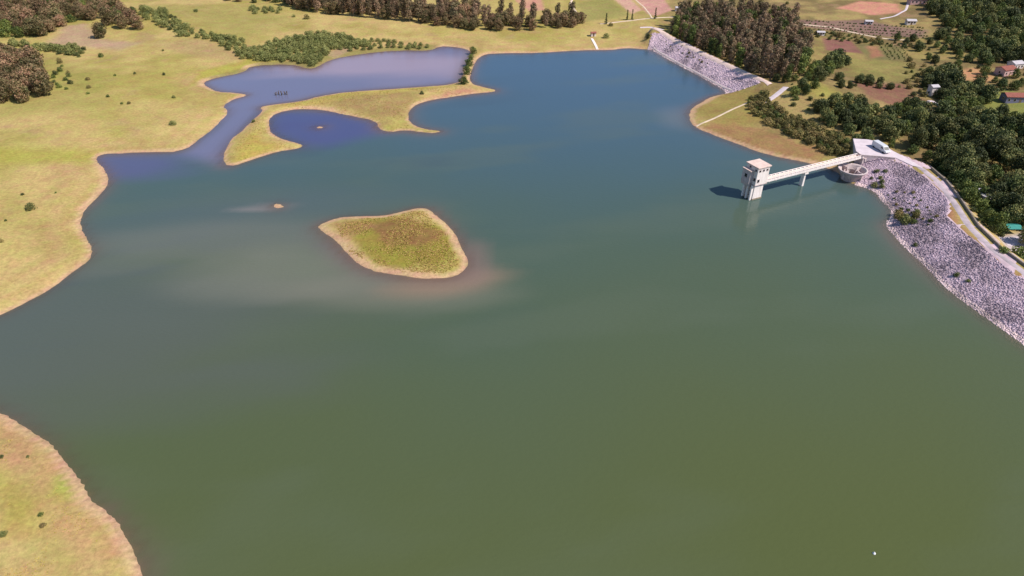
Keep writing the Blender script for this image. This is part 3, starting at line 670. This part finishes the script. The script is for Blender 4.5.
# buoy
bp_ = P(874, 553.5); bo = rootat('buoy', bp_[0], bp_[1], 0); tag(bo, 'tiny white buoy floating alone on open green water', 'buoy')
MB().lathe([(.01, -.3), (.25, -.2), (.32, 0), (.27, .15), (.12, .25), (.1, .42), (.01, .45)], 14).build('float', M['buoy'], bo, True)
MB().lathe([(.33, -.03), (.35, 0), (.33, .03), (.30, 0), (.33, -.03)], 14).build('band', M['dark_metal'], bo)

# ------------------------------------------------------------------ trees
def crown_arrays(clumps, per, size, seed, squash=.8):
    r = np.random.default_rng(seed); V = []; T = []
    for (cx, cy, cz, cr) in clumps:
        n = int(per * (cr ** 1.6) + 10); u = r.normal(size=(n, 3)); u /= np.linalg.norm(u, axis=1)[:, None]
        rad = cr * (.55 + .5 * r.random(n) ** .6)
        p = np.array([cx, cy, cz]) + u * rad[:, None] * np.array([1, 1, squash])
        nm = u + r.normal(size=(n, 3)) * .55; nm /= np.linalg.norm(nm, axis=1)[:, None]
        a = np.cross(nm, r.normal(size=(n, 3))); a /= np.linalg.norm(a, axis=1)[:, None] + 1e-9; b = np.cross(nm, a)
        s = size * (.6 + .8 * r.random(n))[:, None]
        q = np.stack([p - a * s * .5, p + b * s * .38, p + a * s * .5, p - b * s * .38], 1)
        V.append(q.reshape(-1, 3)); T.append(np.repeat(np.clip(r.normal(.5, .2, n) + r.normal(0, .16), 0, 1), 4))
    V = np.concatenate(V); return V, np.arange(len(V)).reshape(-1, 4), np.concatenate(T)
def trunk_mb(h, r0, limbs, seed, lean=.03):
    r = random.Random(seed); mb = MB(); p = Vector((0, 0, -.6)); q = Vector((0, 0, 0)); n = 4
    for i in range(n):
        q = Vector((r.uniform(-lean, lean) * h, r.uniform(-lean, lean) * h, h * (i + 1) / n)); mb.tube(p, q, r0 * (1 - .8 * i / n), r0 * (1 - .8 * (i + 1) / n), 6); p = q
    for e in limbs:
        b = Vector((0, 0, h * r.uniform(.3, .7))); mb.tube(b, Vector(e), r0 * .4, r0 * .12, 4)
    return mb
SPEC = {}
def species(key, nvar, h, w, base, nc, cr, per, leaf, mat, bark, kind='round'):
    out = []
    for k in range(nvar):
        r = random.Random(hash(key) % 1 + k * 31 + len(key) * 7); cl = []
        hh = h * r.uniform(.9, 1.1)
        for i in range(nc):
            t = (i + .5) / nc; a = i * 2.4 + r.uniform(-.5, .5); z = base + (hh - base - cr * .6) * t
            if kind == 'round': env = w / 2 * math.sqrt(max(.05, 1 - (2 * t - .85) ** 2 / 1.4)) - cr * .55
            elif kind == 'tall': env = w / 2 * (1.0 - .55 * abs(t - .55)) - cr * .4
            elif kind == 'cone': env = w / 2 * (1.02 - t) * .6
            else: env = w / 2 * (.9 - .4 * t)
            env = max(env, .05); ra = env * (r.random() ** .35)
            cl.append((ra * math.cos(a), ra * math.sin(a), z, cr * r.uniform(.7, 1.2) * (1 - .4 * t if kind == 'cone' else 1 - .12 * t if kind == 'tall' else 1)))
        V, F, T = crown_arrays(cl, per, leaf, k * 13 + len(key) + nc)
        cm = mesh(key + '_crown', V, F, mat); attr_f(cm, 'tint', T)
        lm = [c[:3] for c in cl[::max(1, len(cl) // 7)]]
        tb = trunk_mb(hh * .85, max(.08, h * .022), lm, k)
        tm = mesh(key + '_trunk', tb.v, tb.f, bark)
        out.append((tm, cm))
    SPEC[key] = out
LM = {
 'euc': leafmat('eucalyptus_leaves', S(84, 82, 56), S(130, 110, 84), S(166, 132, 108), .35),
 'brown': leafmat('russet_leaves', S(80, 82, 48), S(124, 106, 74), S(154, 116, 92), .35),
 'dark': leafmat('dark_evergreen_leaves', S(52, 62, 36), S(90, 98, 54), S(136, 130, 78), .4),
 'mid': leafmat('green_leaves', S(58, 74, 36), S(88, 100, 48), S(124, 130, 64), .25),
 'willow': leafmat('willow_leaves', S(98, 106, 58), S(126, 128, 74), S(150, 148, 90), .15),
 'reed': leafmat('scrub_leaves', S(86, 86, 46), S(120, 112, 64), S(152, 128, 84), .3),
}
species('euc', 5, 15.5, 5.4, 2.5, 18, 1.75, 42, .62, LM['euc'], M['pale_bark'], 'tall')
species('eucg', 3, 14.5, 5.0, 2.0, 17, 1.7, 42, .62, LM['mid'], M['pale_bark'], 'tall')
species('brown', 5, 9.5, 9.0, 1.2, 22, 1.9, 40, .62, LM['brown'], M['bark'])
species('dark', 5, 8.0, 8.6, .7, 24, 1.7, 44, .58, LM['dark'], M['bark'])
species('pine', 4, 11.0, 9.5, 2.0, 26, 1.9, 44, .58, LM['dark'], M['bark'])
species('mid', 4, 7.0, 7.0, .6, 18, 1.5, 46, .5, LM['mid'], M['bark'])
species('cypress', 2, 9.5, 2.6, .3, 14, .85, 70, .42, LM['dark'], M['bark'], 'cone')
species('willow', 4, 3.2, 4.6, .1, 10, 1.25, 60, .42, LM['willow'], M['bark'])
species('bush', 4, 2.0, 2.6, .05, 7, .8, 80, .32, LM['mid'], M['bark'])
species('reed', 4, 3.0, 3.6, .1, 9, 1.05, 60, .4, LM['reed'], M['bark'])
species('dbush', 3, 2.2, 3.0, .05, 8, .9, 80, .34, LM['dark'], M['bark'])
NMOD = {}
def plant(key, x, y, s, name, label, cat, group, parts=True, sz=None):
    z = hgt(x, y); tm, cm = SPEC[key][random.randrange(len(SPEC[key]))]; rz = random.random() * 6.28
    sc = (s * random.uniform(.9, 1.1), s * random.uniform(.9, 1.1), (sz or s) * random.uniform(.9, 1.12))
    if parts:
        r = ob(name, None, None, (x, y, z - .1), rz, sc); ob('trunk', tm, r); ob('crown', cm, r)
    else:
        r = ob(name, cm, None, (x, y, z - .05), rz, sc)
    return tag(r, label, cat, group)
def where(x, y, poly):
    lo = poly.min(0); hi = poly.max(0); u = (x - lo[0]) / (hi[0] - lo[0]); v = (y - lo[1]) / (hi[1] - lo[1])
    return ('near' if v < .34 else 'middle' if v < .67 else 'back') + ' ' + ('left' if u < .34 else 'centre' if u < .67 else 'right') + ' part'
class WPT(list):          # world points among picture points
    def __init__(s, a): super().__init__([(float(x), float(y), 'w') for x, y in a])
def stand(px, keys, gap, name, label, cat, group, s=(.8, 1.2), parts=True, maxn=300, minshore=1.5, drop=0, rows=None):
    poly = np.array([q[:2] if len(q) == 3 else hit(*q)[:2] for q in px], float); lo = poly.min(0); hi = poly.max(0); pts = []
    tries = int((hi[0] - lo[0]) * (hi[1] - lo[1]) / (gap * gap) * 14) + 40
    rx = lo[0] + rng.random(tries) * (hi[0] - lo[0]); ry = lo[1] + rng.random(tries) * (hi[1] - lo[1])
    ok = inside(poly, rx, ry)
    for x, y in zip(rx[ok], ry[ok]):
        if len(pts) >= maxn: break
        if dsh(x, y) < minshore: continue
        if all((x - a) ** 2 + (y - b) ** 2 > gap * gap for a, b in pts): pts.append((x, y))
    for x, y in pts:
        if random.random() < drop: continue
        lb = label
        if rows: lb = label + ', ' + where(x, y, poly)
        plant(random.choice(keys), x, y, random.uniform(*s), name, lb, cat, group, parts)
    return len(pts)
CNT = {}
def ST(tagname, *a, **k): CNT[tagname] = stand(*a, **k)
# left woods
ST('L1', [(-60, 62), (10, 58), (34, 66), (48, 80), (52, 92), (40, 98), (24, 103), (-60, 103)], ['brown'], 6.0, 'broadleaf_tree', 'russet olive broadleaf tree in the dense clump at left edge', 'tree', 'trees of the left clump', (.85, 1.25), rows=True)
ST('L2', [(-60, 40), (0, 38), (40, 37), (58, 33), (66, 22), (100, 22), (112, 26), (130, 31), (142, 32), (128, 18), (112, 8), (70, 0), (-60, 14)], ['brown', 'brown', 'brown', 'mid'], 7.0, 'broadleaf_tree', 'russet broadleaf tree in the belt of woodland along the top left', 'tree', 'trees of the top left belt', (.8, 1.2), rows=True)
for px_, lab in (((101, 38), 'lone russet tree with a dark shadow on bare ground below the top left belt'),):
    q = hit(*px_); plant('brown', q[0], q[1], 1.1, 'broadleaf_tree', lab, 'tree', None)
# treeline at the top
ST('L3', [(290, 8), (340, 15), (400, 21), (425, 24), (432, 18), (400, 8), (340, 0), (285, -4)], ['euc', 'euc', 'brown'], 5.0, 'eucalyptus_tree', 'tall brown eucalyptus in the long row above the inner pool', 'tree', 'eucalyptus row above the inner pool', (.75, 1.05), rows=True)
ST('L3b', [(432, 25), (470, 30), (500, 31), (535, 31), (560, 28), (598, 25), (580, 20), (520, 19), (470, 10), (440, 6)], ['euc', 'brown', 'brown'], 5.6, 'broadleaf_tree', 'brown tree in the ragged grove above the far main shore', 'tree', 'grove above the far main shore', (.65, .95), drop=.1, rows=True)
ST('L3c', [(205, 0), (245, 2), (290, 4), (280, -6), (200, -8)], ['dark', 'brown'], 8, 'broadleaf_tree', 'dark small tree of the sparse line at the very top left of centre', 'tree', 'sparse line at the top edge', (.5, .8))
# plantation under the far dam
ST('L4', [*WPT(crestF[1:] + nF * 6.0), (790, 86), (806, 74), (806, 58), (792, 30), (776, 22), (720, 18), (684, 18)], ['euc', 'euc', 'euc', 'eucg'], 4.6, 'eucalyptus_tree', 'slender brown eucalyptus in the dense plantation behind the far dam', 'tree', 'eucalyptus plantation behind the far dam', (.7, .98), rows=True, maxn=235)
for px_, lab in (((627, 20), 'dark cypress, left one of the pair beside the far track'), ((632, 20), 'dark cypress, right one of the pair beside the far track'), ((655, 19), 'single dark cypress on the far track near the plantation'), ((606, 24), 'dark conifer at the right end of the far eucalyptus grove')):
    q = hit(*px_); plant('cypress', q[0], q[1], .85, 'cypress_tree', lab, 'tree', None)
# causeway trees
for px_, lab in (((464, 84), 'tree at the near end of the causeway, first of the line'), ((467, 74), 'green tree on the causeway, second from its near end'), ((469, 66), 'green tree on the causeway, third from its near end'), ((471, 60), 'small green tree on the causeway, fourth from its near end'), ((473, 54), 'green tree at the far end of the causeway')):
    q = hit(*px_); plant('mid', q[0], q[1], .72 if 'small' not in lab else .5, 'broadleaf_tree', lab, 'tree', None)
# thickets by the inner pool
ST('T1', [(240, 60), (252, 50), (285, 41), (320, 34), (345, 38), (372, 46), (350, 49), (330, 51), (322, 60), (312, 66), (295, 62), (275, 61)], ['willow'], 2.9, 'willow_shrub', 'grey green willow bush in the thicket on the inner pool shore', 'shrub', 'willow thicket by the inner pool', (.7, 1.2), False, minshore=.4, rows=True)
ST('T2', [(345, 40), (380, 40), (430, 47), (428, 50), (390, 48), (350, 51)], ['willow'], 3.4, 'willow_shrub', 'low green bush in the tapering strip along the inner pool', 'shrub', 'tapering strip by the inner pool', (.55, .8), False, minshore=.2)
ST('T3', [(130, 8), (165, 12), (180, 22), (190, 30), (235, 40), (232, 44), (180, 36), (160, 26), (130, 14)], ['willow', 'willow', 'dbush'], 4.6, 'scrub_bush', 'grey green bush in the scrub band above the left meadow', 'shrub', 'scrub band above the left meadow', (.8, 1.35), False, rows=True)
ST('T4', [(220, 36), (238, 40), (250, 46), (240, 58), (218, 44)], ['willow'], 4.5, 'willow_shrub', 'grey green bush between the scrub band and the pool thicket', 'shrub', 'bushes left of the pool thicket', (.7, 1.1), False)
ST('T5', [(250, 8), (282, 10), (280, 14), (252, 14)], ['willow'], 4.2, 'willow_shrub', 'olive bush in the small patch below the sparse tree line', 'shrub', 'small patch below the tree line', (.7, 1.0), False)
ST('T6', [(8, 44), (50, 46), (85, 50), (80, 58), (60, 54), (20, 48)], ['dbush', 'willow'], 3.8, 'bush', 'dark bush in the strip between the two left woods', 'bush', 'bushes between the left woods', (.8, 1.3), False)
ST('T7', [(54, 60), (66, 60), (74, 82), (66, 92), (54, 88)], ['bush', 'dbush', 'reed'], 5.0, 'bush', 'small bush scattered beside the left tree clump', 'bush', 'bushes beside the left clump', (.6, 1.1), False)
# scattered bushes of the pasture, each on its own
lone = [((101, 57), 1.8, 'round green bush standing alone in the left meadow'), ((88, 80), .9, 'small bush in the meadow, topmost of the scattered few'), ((89, 88), 1.0, 'small green bush in the meadow below the topmost'), ((88, 94), .9, 'small bush in the meadow, lowest of the column of three'),
 ((115, 76), .8, 'tiny bush at the edge of the greener meadow strip'), ((135, 74), .8, 'tiny dark bush in mid meadow'), ((164, 75), .9, 'tiny dark bush in the meadow left of the channel bay'), ((108, 97), 1.0, 'small bush in the lower meadow'), ((122, 104), .8, 'left of two tiny bushes close together in the lower meadow'), ((129, 104), .7, 'right of two tiny bushes close together in the lower meadow'),
 ((174, 98), .6, 'tiny bush on the meadow near the channel mouth'), ((173, 125), .9, 'small brown tuft near the channel shore'), ((31, 209), 1.6, 'dark spreading bush alone on the left shore pasture'), ((23, 195), .6, 'tiny bush just above the dark spreading bush'), ((56, 193), .5, 'tiny bush right of the spreading bush'), ((6, 221), .6, 'tiny bush below the spreading bush'), ((1, 242), .7, 'tiny bush at the left edge of the shore pasture'),
 ((41, 515), 1.0, 'larger of two small green bushes on the near left bank'), ((43, 526), .75, 'smaller of two green bushes on the near left bank'), ((28, 457), .6, 'tiny dark bush on the reddish near bank'), ((2, 457), .8, 'dark bush cut by the left edge on the near bank'), ((4, 535), .8, 'low bush by the left edge lower on the near bank'),
 ((254, 122), .9, 'dark bush on the left shore of the long spit'), ((422, 94), 1.0, 'dark bush on the reddish shoulder of the spit'), ((307, 19), 1.6, 'olive bush right of the small patch by the tree line'), ((294, 17), .9, 'tiny bush left of the olive bush near the tree line'), ((163, 51), .8, 'tiny bush on the mauve meadow band'), ((196, 12), 1.0, 'small bush at the top of the meadow'),
 ((648, 38), 1.5, 'dark bush beside the far dam left end'), ((606, 38), 1.2, 'russet bush beside the gauge hut'), ((611, 26), 1.2, 'bush on the far bank above the gauge hut')]
for (px_, s, lab) in lone:
    q = hit(*px_); plant('dbush' if 'dark' in lab else random.choice(['bush', 'willow', 'reed']), q[0], q[1], s * (.42 if 'near' in lab and 'bank' in lab else .72), 'bush', lab, 'bush', None, False)
# peninsula and right bank
ST('R1', [(748, 100), (762, 94), (776, 108), (800, 122), (835, 134), (850, 144), (848, 154), (822, 152), (800, 140), (768, 124), (750, 112)], ['reed', 'reed', 'reed', 'bush'], 2.7, 'scrub_bush', 'brownish green bush in the dense scrub belt across the point', 'bush', 'scrub belt across the point', (.75, 1.3), False, rows=True)
ST('R2', [(815, 108), (840, 106), (868, 110), (892, 120), (898, 138), (880, 142), (852, 136), (822, 124)], ['dark'], 5.4, 'evergreen_tree', 'dark rounded evergreen in the clump behind the scrub belt', 'tree', 'evergreen clump behind the scrub belt', (.65, .95), rows=True)
ST('R2b', [(808, 76), (826, 64), (840, 58), (846, 64), (832, 74), (815, 82)], ['dark', 'mid'], 5.5, 'evergreen_tree', 'dark rounded tree in the clump at the right end of the plantation', 'tree', 'clump right of the plantation', (.65, .95))
ST('R2c', [(832, 80), (870, 82), (905, 86), (908, 90), (870, 88), (840, 88)], ['dark', 'dbush'], 4.5, 'evergreen_tree', 'dark small tree in the hedge above the brown field', 'tree', 'hedge above the brown field', (.4, .65), False)
ST('R2d', [(792, 98), (812, 94), (816, 88), (808, 86), (794, 92)], ['dark', 'mid'], 5.0, 'evergreen_tree', 'small dark tree on the grassy knoll by the turning area', 'tree', 'knoll trees', (.55, .75))
ST('R2e', [(772, 80), (790, 88), (812, 82), (806, 76), (786, 82)], ['mid', 'dark', 'dbush'], 4.0, 'broadleaf_tree', 'low green tree fringing the foot of the plantation', 'tree', 'fringe of the plantation', (.4, .6))
ST('R2f', [(850, 142), (880, 144), (908, 150), (916, 158), (900, 150), (870, 142)], ['dark', 'mid'], 5.0, 'evergreen_tree', 'dark tree standing directly behind the concrete apron', 'tree', 'trees behind the apron', (.45, .7))
ST('R5', [(895, 112), (912, 106), (924, 112), (916, 130), (898, 136)], ['dark', 'mid', 'dark'], 5.0, 'evergreen_tree', 'dark tree linking the scrub clump to the dam wood', 'tree', 'trees linking clump and dam wood', (.55, .9))
ST('R6', [(845, 96), (870, 104), (900, 110), (905, 100), (925, 104), (905, 116), (870, 112), (840, 104)], ['dbush', 'reed', 'bush'], 4.0, 'bush', 'small bush along the lower edge of the brown field', 'bush', 'bushes below the brown field', (.7, 1.4), False)
ST('R7', [(905, 60), (924, 66), (926, 100), (914, 104), (906, 84)], ['reed', 'dbush', 'reed'], 5.0, 'bush', 'scattered bush on the rough strip right of the brown field', 'bush', 'bushes right of the brown field', (.6, 1.2), False)
ST('R8', [(798, 30), (830, 33), (880, 41), (920, 45), (918, 48), (870, 45), (800, 34)], ['dbush', 'bush', 'reed'], 3.6, 'bush', 'bush in the hedge along the lower vineyard edge', 'bush', 'hedge below the vineyard', (.6, 1.2), False, drop=.25)
ST('R9', [(800, 90), (830, 98), (845, 108), (810, 112), (785, 104)], ['reed', 'bush', 'dbush'], 5.5, 'bush', 'scattered bush on the grassy knoll behind the scrub belt', 'bush', 'bushes of the knoll', (.6, 1.2), False)
ST('R10', [(715, 2), (760, 0), (800, 6), (800, 14), (740, 10)], ['dbush', 'reed'], 9, 'bush', 'scattered bush on the dry slope behind the plantation', 'bush', 'bushes behind the plantation', (.7, 1.3), False)
ST('R11', [(955, 64), (1005, 66), (1030, 62), (1030, 80), (1000, 84), (985, 86), (952, 76)], ['dbush', 'mid', 'reed'], 6.5, 'bush', 'bush around the sandy plot and pink house', 'bush', 'bushes around the sandy plot', (.5, .9), False)
ST('R12', [(775, 112), (810, 128), (850, 142), (846, 150), (800, 140), (762, 122)], ['reed', 'reed', 'dbush'], 3.4, 'scrub_bush', 'olive bush at the shaded front of the scrub belt', 'bush', 'front of the scrub belt', (.8, 1.2), False)
# wooded hillside top right
ST('R3', [(930, 12), (945, 30), (985, 34), (1034, 32), (1030, -6), (925, -6)], ['dark', 'dark', 'mid'], 6.4, 'evergreen_tree', 'dark evergreen in the closed wood filling the top right corner', 'tree', 'wood of the top right corner', (.7, 1.15), rows=True)
ST('R3b', [(936, 38), (950, 46), (960, 62), (1000, 64), (1034, 60), (1034, 36), (985, 36), (950, 34)], ['dark', 'mid', 'dark'], 6.0, 'evergreen_tree', 'green evergreen in the lower wood above the sandy plot', 'tree', 'lower wood above the sandy plot', (.65, 1.05), rows=True)
ST('R3c', [(895, 40), (925, 42), (945, 50), (935, 66), (918, 52), (898, 48)], ['dark', 'mid', 'dbush'], 5.5, 'evergreen_tree', 'small dark tree at the frayed edge between vineyard and wood', 'tree', 'frayed wood edge', (.4, .75))
ST('R3d', [(924, 76), (946, 72), (956, 84), (940, 90), (926, 88)], ['dark'], 5.5, 'evergreen_tree', 'dark broad tree in the compact clump left of the sandy plot', 'tree', 'compact clump left of the sandy plot', (.8, 1.1))
ST('R3e', [(938, 96), (955, 88), (980, 88), (986, 104), (975, 112), (948, 112), (938, 106)], ['dark', 'mid', 'dark'], 5.2, 'evergreen_tree', 'dark tree in the grove between the white hut and the lawn', 'tree', 'grove between hut and lawn', (.65, 1.0))
ST('R3f', [(990, 82), (1020, 84), (1040, 80), (1040, 90), (1000, 90)], ['dark', 'mid'], 6, 'evergreen_tree', 'dark tree behind the long blue walled house', 'tree', 'trees behind the blue house', (.5, .85))
# wood along the right dam
ST('R4', [(912, 128), (940, 120), (985, 124), (1050, 130), (1050, 214), (1000, 214), (972, 196), (950, 176), (930, 157), (912, 148)], ['pine', 'dark', 'pine', 'mid'], 5.8, 'pine_tree', 'dark evergreen in the tall wood behind the right dam road', 'tree', 'wood behind the right dam road', (.75, 1.1), rows=True)
ST('R4b', [(908, 118), (925, 112), (950, 116), (940, 124), (915, 130)], ['dark', 'mid'], 5.5, 'evergreen_tree', 'dark tree at the upper left corner of the dam wood', 'tree', 'corner of the dam wood', (.6, .9))
ST('R4c', [(1000, 210), (1050, 212), (1050, 236), (1026, 230), (1008, 224)], ['pine', 'dark'], 6.0, 'evergreen_tree', 'dark evergreen above the yard and teal shelter', 'tree', 'trees above the yard', (.7, 1.0))
for px_, k, s, lab in (((995, 232), 'mid', 1.0, 'bright green round tree between the stone wall and the pale yard'), ((957, 177), 'pine', 1.15, 'big dark tree overhanging the dam road with its shadow across the riprap'), ((945, 170), 'pine', .85, 'dark tree at the road bend just behind the big overhanging one'), ((1018, 256), 'bush', 1.8, 'low green shrub at the right edge below the yard'), ((1003, 252), 'bush', 1.2, 'small shrub left of the low green one below the yard'), ((926, 160), 'mid', .6, 'small light green tree at the apron end of the dam road')):
    q = hit(*px_); plant(k, q[0], q[1], s, 'tree' if k != 'bush' else 'bush', lab, 'tree' if k != 'bush' else 'bush', None, k != 'bush')
for px_, s, lab in (((938, 168), .8, 'dark pine at the roadside, first from the apron end of the wall'), ((947, 175), .75, 'dark pine at the roadside, second from the apron end of the wall'), ((966, 190), .9, 'dark pine at the roadside, just above the keeper house'), ((992, 214), .8, 'dark pine at the roadside, right of the keeper house'), ((973, 196), .6, 'small dark pine close against the keeper house'), ((1008, 226), .75, 'dark pine just left of the teal shelter'), ((1026, 244), .7, 'dark pine at the right edge behind the yard')):
    q = hit(*px_); plant('pine', q[0], q[1], s, 'pine_tree', lab, 'tree', None)
ST('R13', [(934, 168), (948, 180), (964, 200), (976, 216), (990, 232), (1000, 238), (1004, 230), (988, 210), (966, 186), (946, 168)], ['dbush', 'mid', 'dbush'], 2.6, 'bush', 'dark bush in the undergrowth right behind the roadside wall', 'bush', 'undergrowth behind the roadside wall', (.5, .95), False)
ST('S3', [(882, 196), (905, 190), (935, 200), (938, 222), (918, 230), (896, 216)], ['reed', 'bush'], 2.6, 'dry_weed', 'dry brown weed in the patch on the upper right riprap', 'weed', 'dry weeds on the right riprap', (.22, .45), False, minshore=1)
ST('S4', [(658, 38), (680, 44), (712, 62), (706, 68), (690, 60), (664, 46)], ['reed', 'bush'], 3.2, 'dry_weed', 'dry brown weed growing on the far dam slope', 'weed', 'dry weeds on the far dam', (.25, .5), False, minshore=1)
# shrubs on the riprap
ST('S1', [(893, 214), (905, 208), (918, 214), (915, 224), (900, 224)], ['bush', 'willow', 'reed'], 2.0, 'bush', 'green bush in the patch growing on the right riprap', 'bush', 'bush patch on the right riprap', (.5, .95), False, minshore=.2)
ST('S2', [(868, 172), (880, 172), (884, 186), (878, 192), (868, 186)], ['bush', 'dbush'], 2.4, 'bush', 'dark green bush beside the bell-mouth spillway', 'bush', 'bushes beside the spillway', (.6, .95), False, minshore=.1)
for px_, s, lab in (((885, 172), .7, 'small dark bush on the riprap right of the spillway'), ((930, 222), .7, 'faint bush on the upper riprap near the orange strip'), ((956, 276), .8, 'green shrub on the lower riprap, left of a yellower one'), ((968, 282), .6, 'yellowish shrub low on the right riprap'), ((915, 246), .6, 'small green shrub near the riprap water line')):
    q = hit(*px_); plant('bush', q[0], q[1], s, 'bush', lab, 'bush', None, False)
# orchard rows (vines)
k = 0
for r_ in range(5):
    for c_ in range(46):
        q = hit(799 + c_ * 2.75 + r_ * 1.2, 20.5 + r_ * 2.7 + c_ * .17)
        if k < 290 and random.random() > .18: plant('bush', q[0] + random.uniform(-.8, .8), q[1] + random.uniform(-.8, .8), random.uniform(.3, .5), 'vine', 'small vine in the dotted rows of the vineyard strip', 'vine', 'vineyard rows', False); k += 1
for r_ in range(5):
    for c_ in range(12):
        q = hit(880 + r_ * 5 + c_ * .9, 46 + c_ * 1.2); plant('bush', q[0] + random.uniform(-.6, .6), q[1] + random.uniform(-.6, .6), random.uniform(.25, .42), 'fruit_bush', 'low green bush in the small planted rows below the vineyard', 'bush', 'small planted rows', False)
# drowned stumps on the bar in the inner pool
for i, (x, y) in enumerate(((276, 95.5), (279, 95), (282, 95.4), (285, 94.6), (287, 94.8))):
    q = np.array([*P(x, y), -.3]); mb = MB().tube((0, 0, -4), (.1, .05, 1.3), .28, .18, 7); mb.tube((.05, 0, .7), (.5, .2, 1.5), .1, .05, 5)
    mb.tube((-.1, 0, .5), (-.8, .3, 1.0), .12, .05, 5); r = ob('tree_stump', mesh('tree_stump', mb.v, mb.f, M['bark']), None, (q[0], q[1], q[2]), i * 1.3, (1.3, 1.3, 1.5 + .2 * (i % 3))); tag(r, 'dark drowned stump standing in the inner pool', 'stump', 'stumps in the inner pool')
# grass tufts (nobody could count these)
def tufts(name, px, n, mat, s, label, mind=2.5):
    poly = HP(px); lo = poly.min(0); hi = poly.max(0)
    x = lo[0] + rng.random(n) * (hi[0] - lo[0]); y = lo[1] + rng.random(n) * (hi[1] - lo[1])
    dn = fbm(x, y, 9, 33); k = inside(poly, x, y) & (rng.random(n) < smooth(.35, .6, dn)); x, y = x[k], y[k]
    k = np.array([dsh(a, b) > mind for a, b in zip(x, y)]); x, y = x[k], y[k]
    z = np.array([hgt(a, b) for a, b in zip(x, y)]); n = len(x); V = []; T = rng.random(n)
    c = np.stack([x, y, z], -1)
    for j in range(3):
        a = rng.random(n) * 3.14; w = s * (.5 + rng.random(n)); h = s * (.2 + .35 * rng.random(n))
        ux = np.stack([np.cos(a), np.sin(a), 0 * a], -1) * w[:, None] * .6; up = np.stack([(rng.random(n) - .5) * s, (rng.random(n) - .5) * s, h], -1)
        V.append(np.stack([c - ux, c + ux, c + ux * .7 + up, c - ux * .7 + up], 1))
    V = np.concatenate(V).reshape(-1, 3); me = mesh(name, V, np.arange(len(V)).reshape(-1, 4), mat); attr_f(me, 'tint', np.tile(np.repeat(T, 4), 3))
    tag(ob(name, me), label, 'grass', kind='stuff')
LM['tuft'] = leafmat('tuft_leaves', S(146, 142, 60), S(172, 154, 80), S(180, 136, 96), .1)
tufts('grass', [(335, 224), (365, 216), (420, 209), (445, 224), (465, 262), (445, 274), (400, 272), (350, 256)], 16000, LM['tuft'], .3, 'rough grass tussocks covering the island')
tufts('grass', [(-20, 410), (60, 455), (140, 560), (145, 590), (-20, 590)], 9000, LM['tuft'], .2, 'rough grass tussocks on the near left bank')
tufts('grass', [(225, 165), (265, 108), (350, 92), (470, 86), (405, 130), (300, 150)], 9000, LM['tuft'], .3, 'rough grass along the long spit', 1.5)
print('COUNTS', CNT, 'sum', sum(CNT.values()))
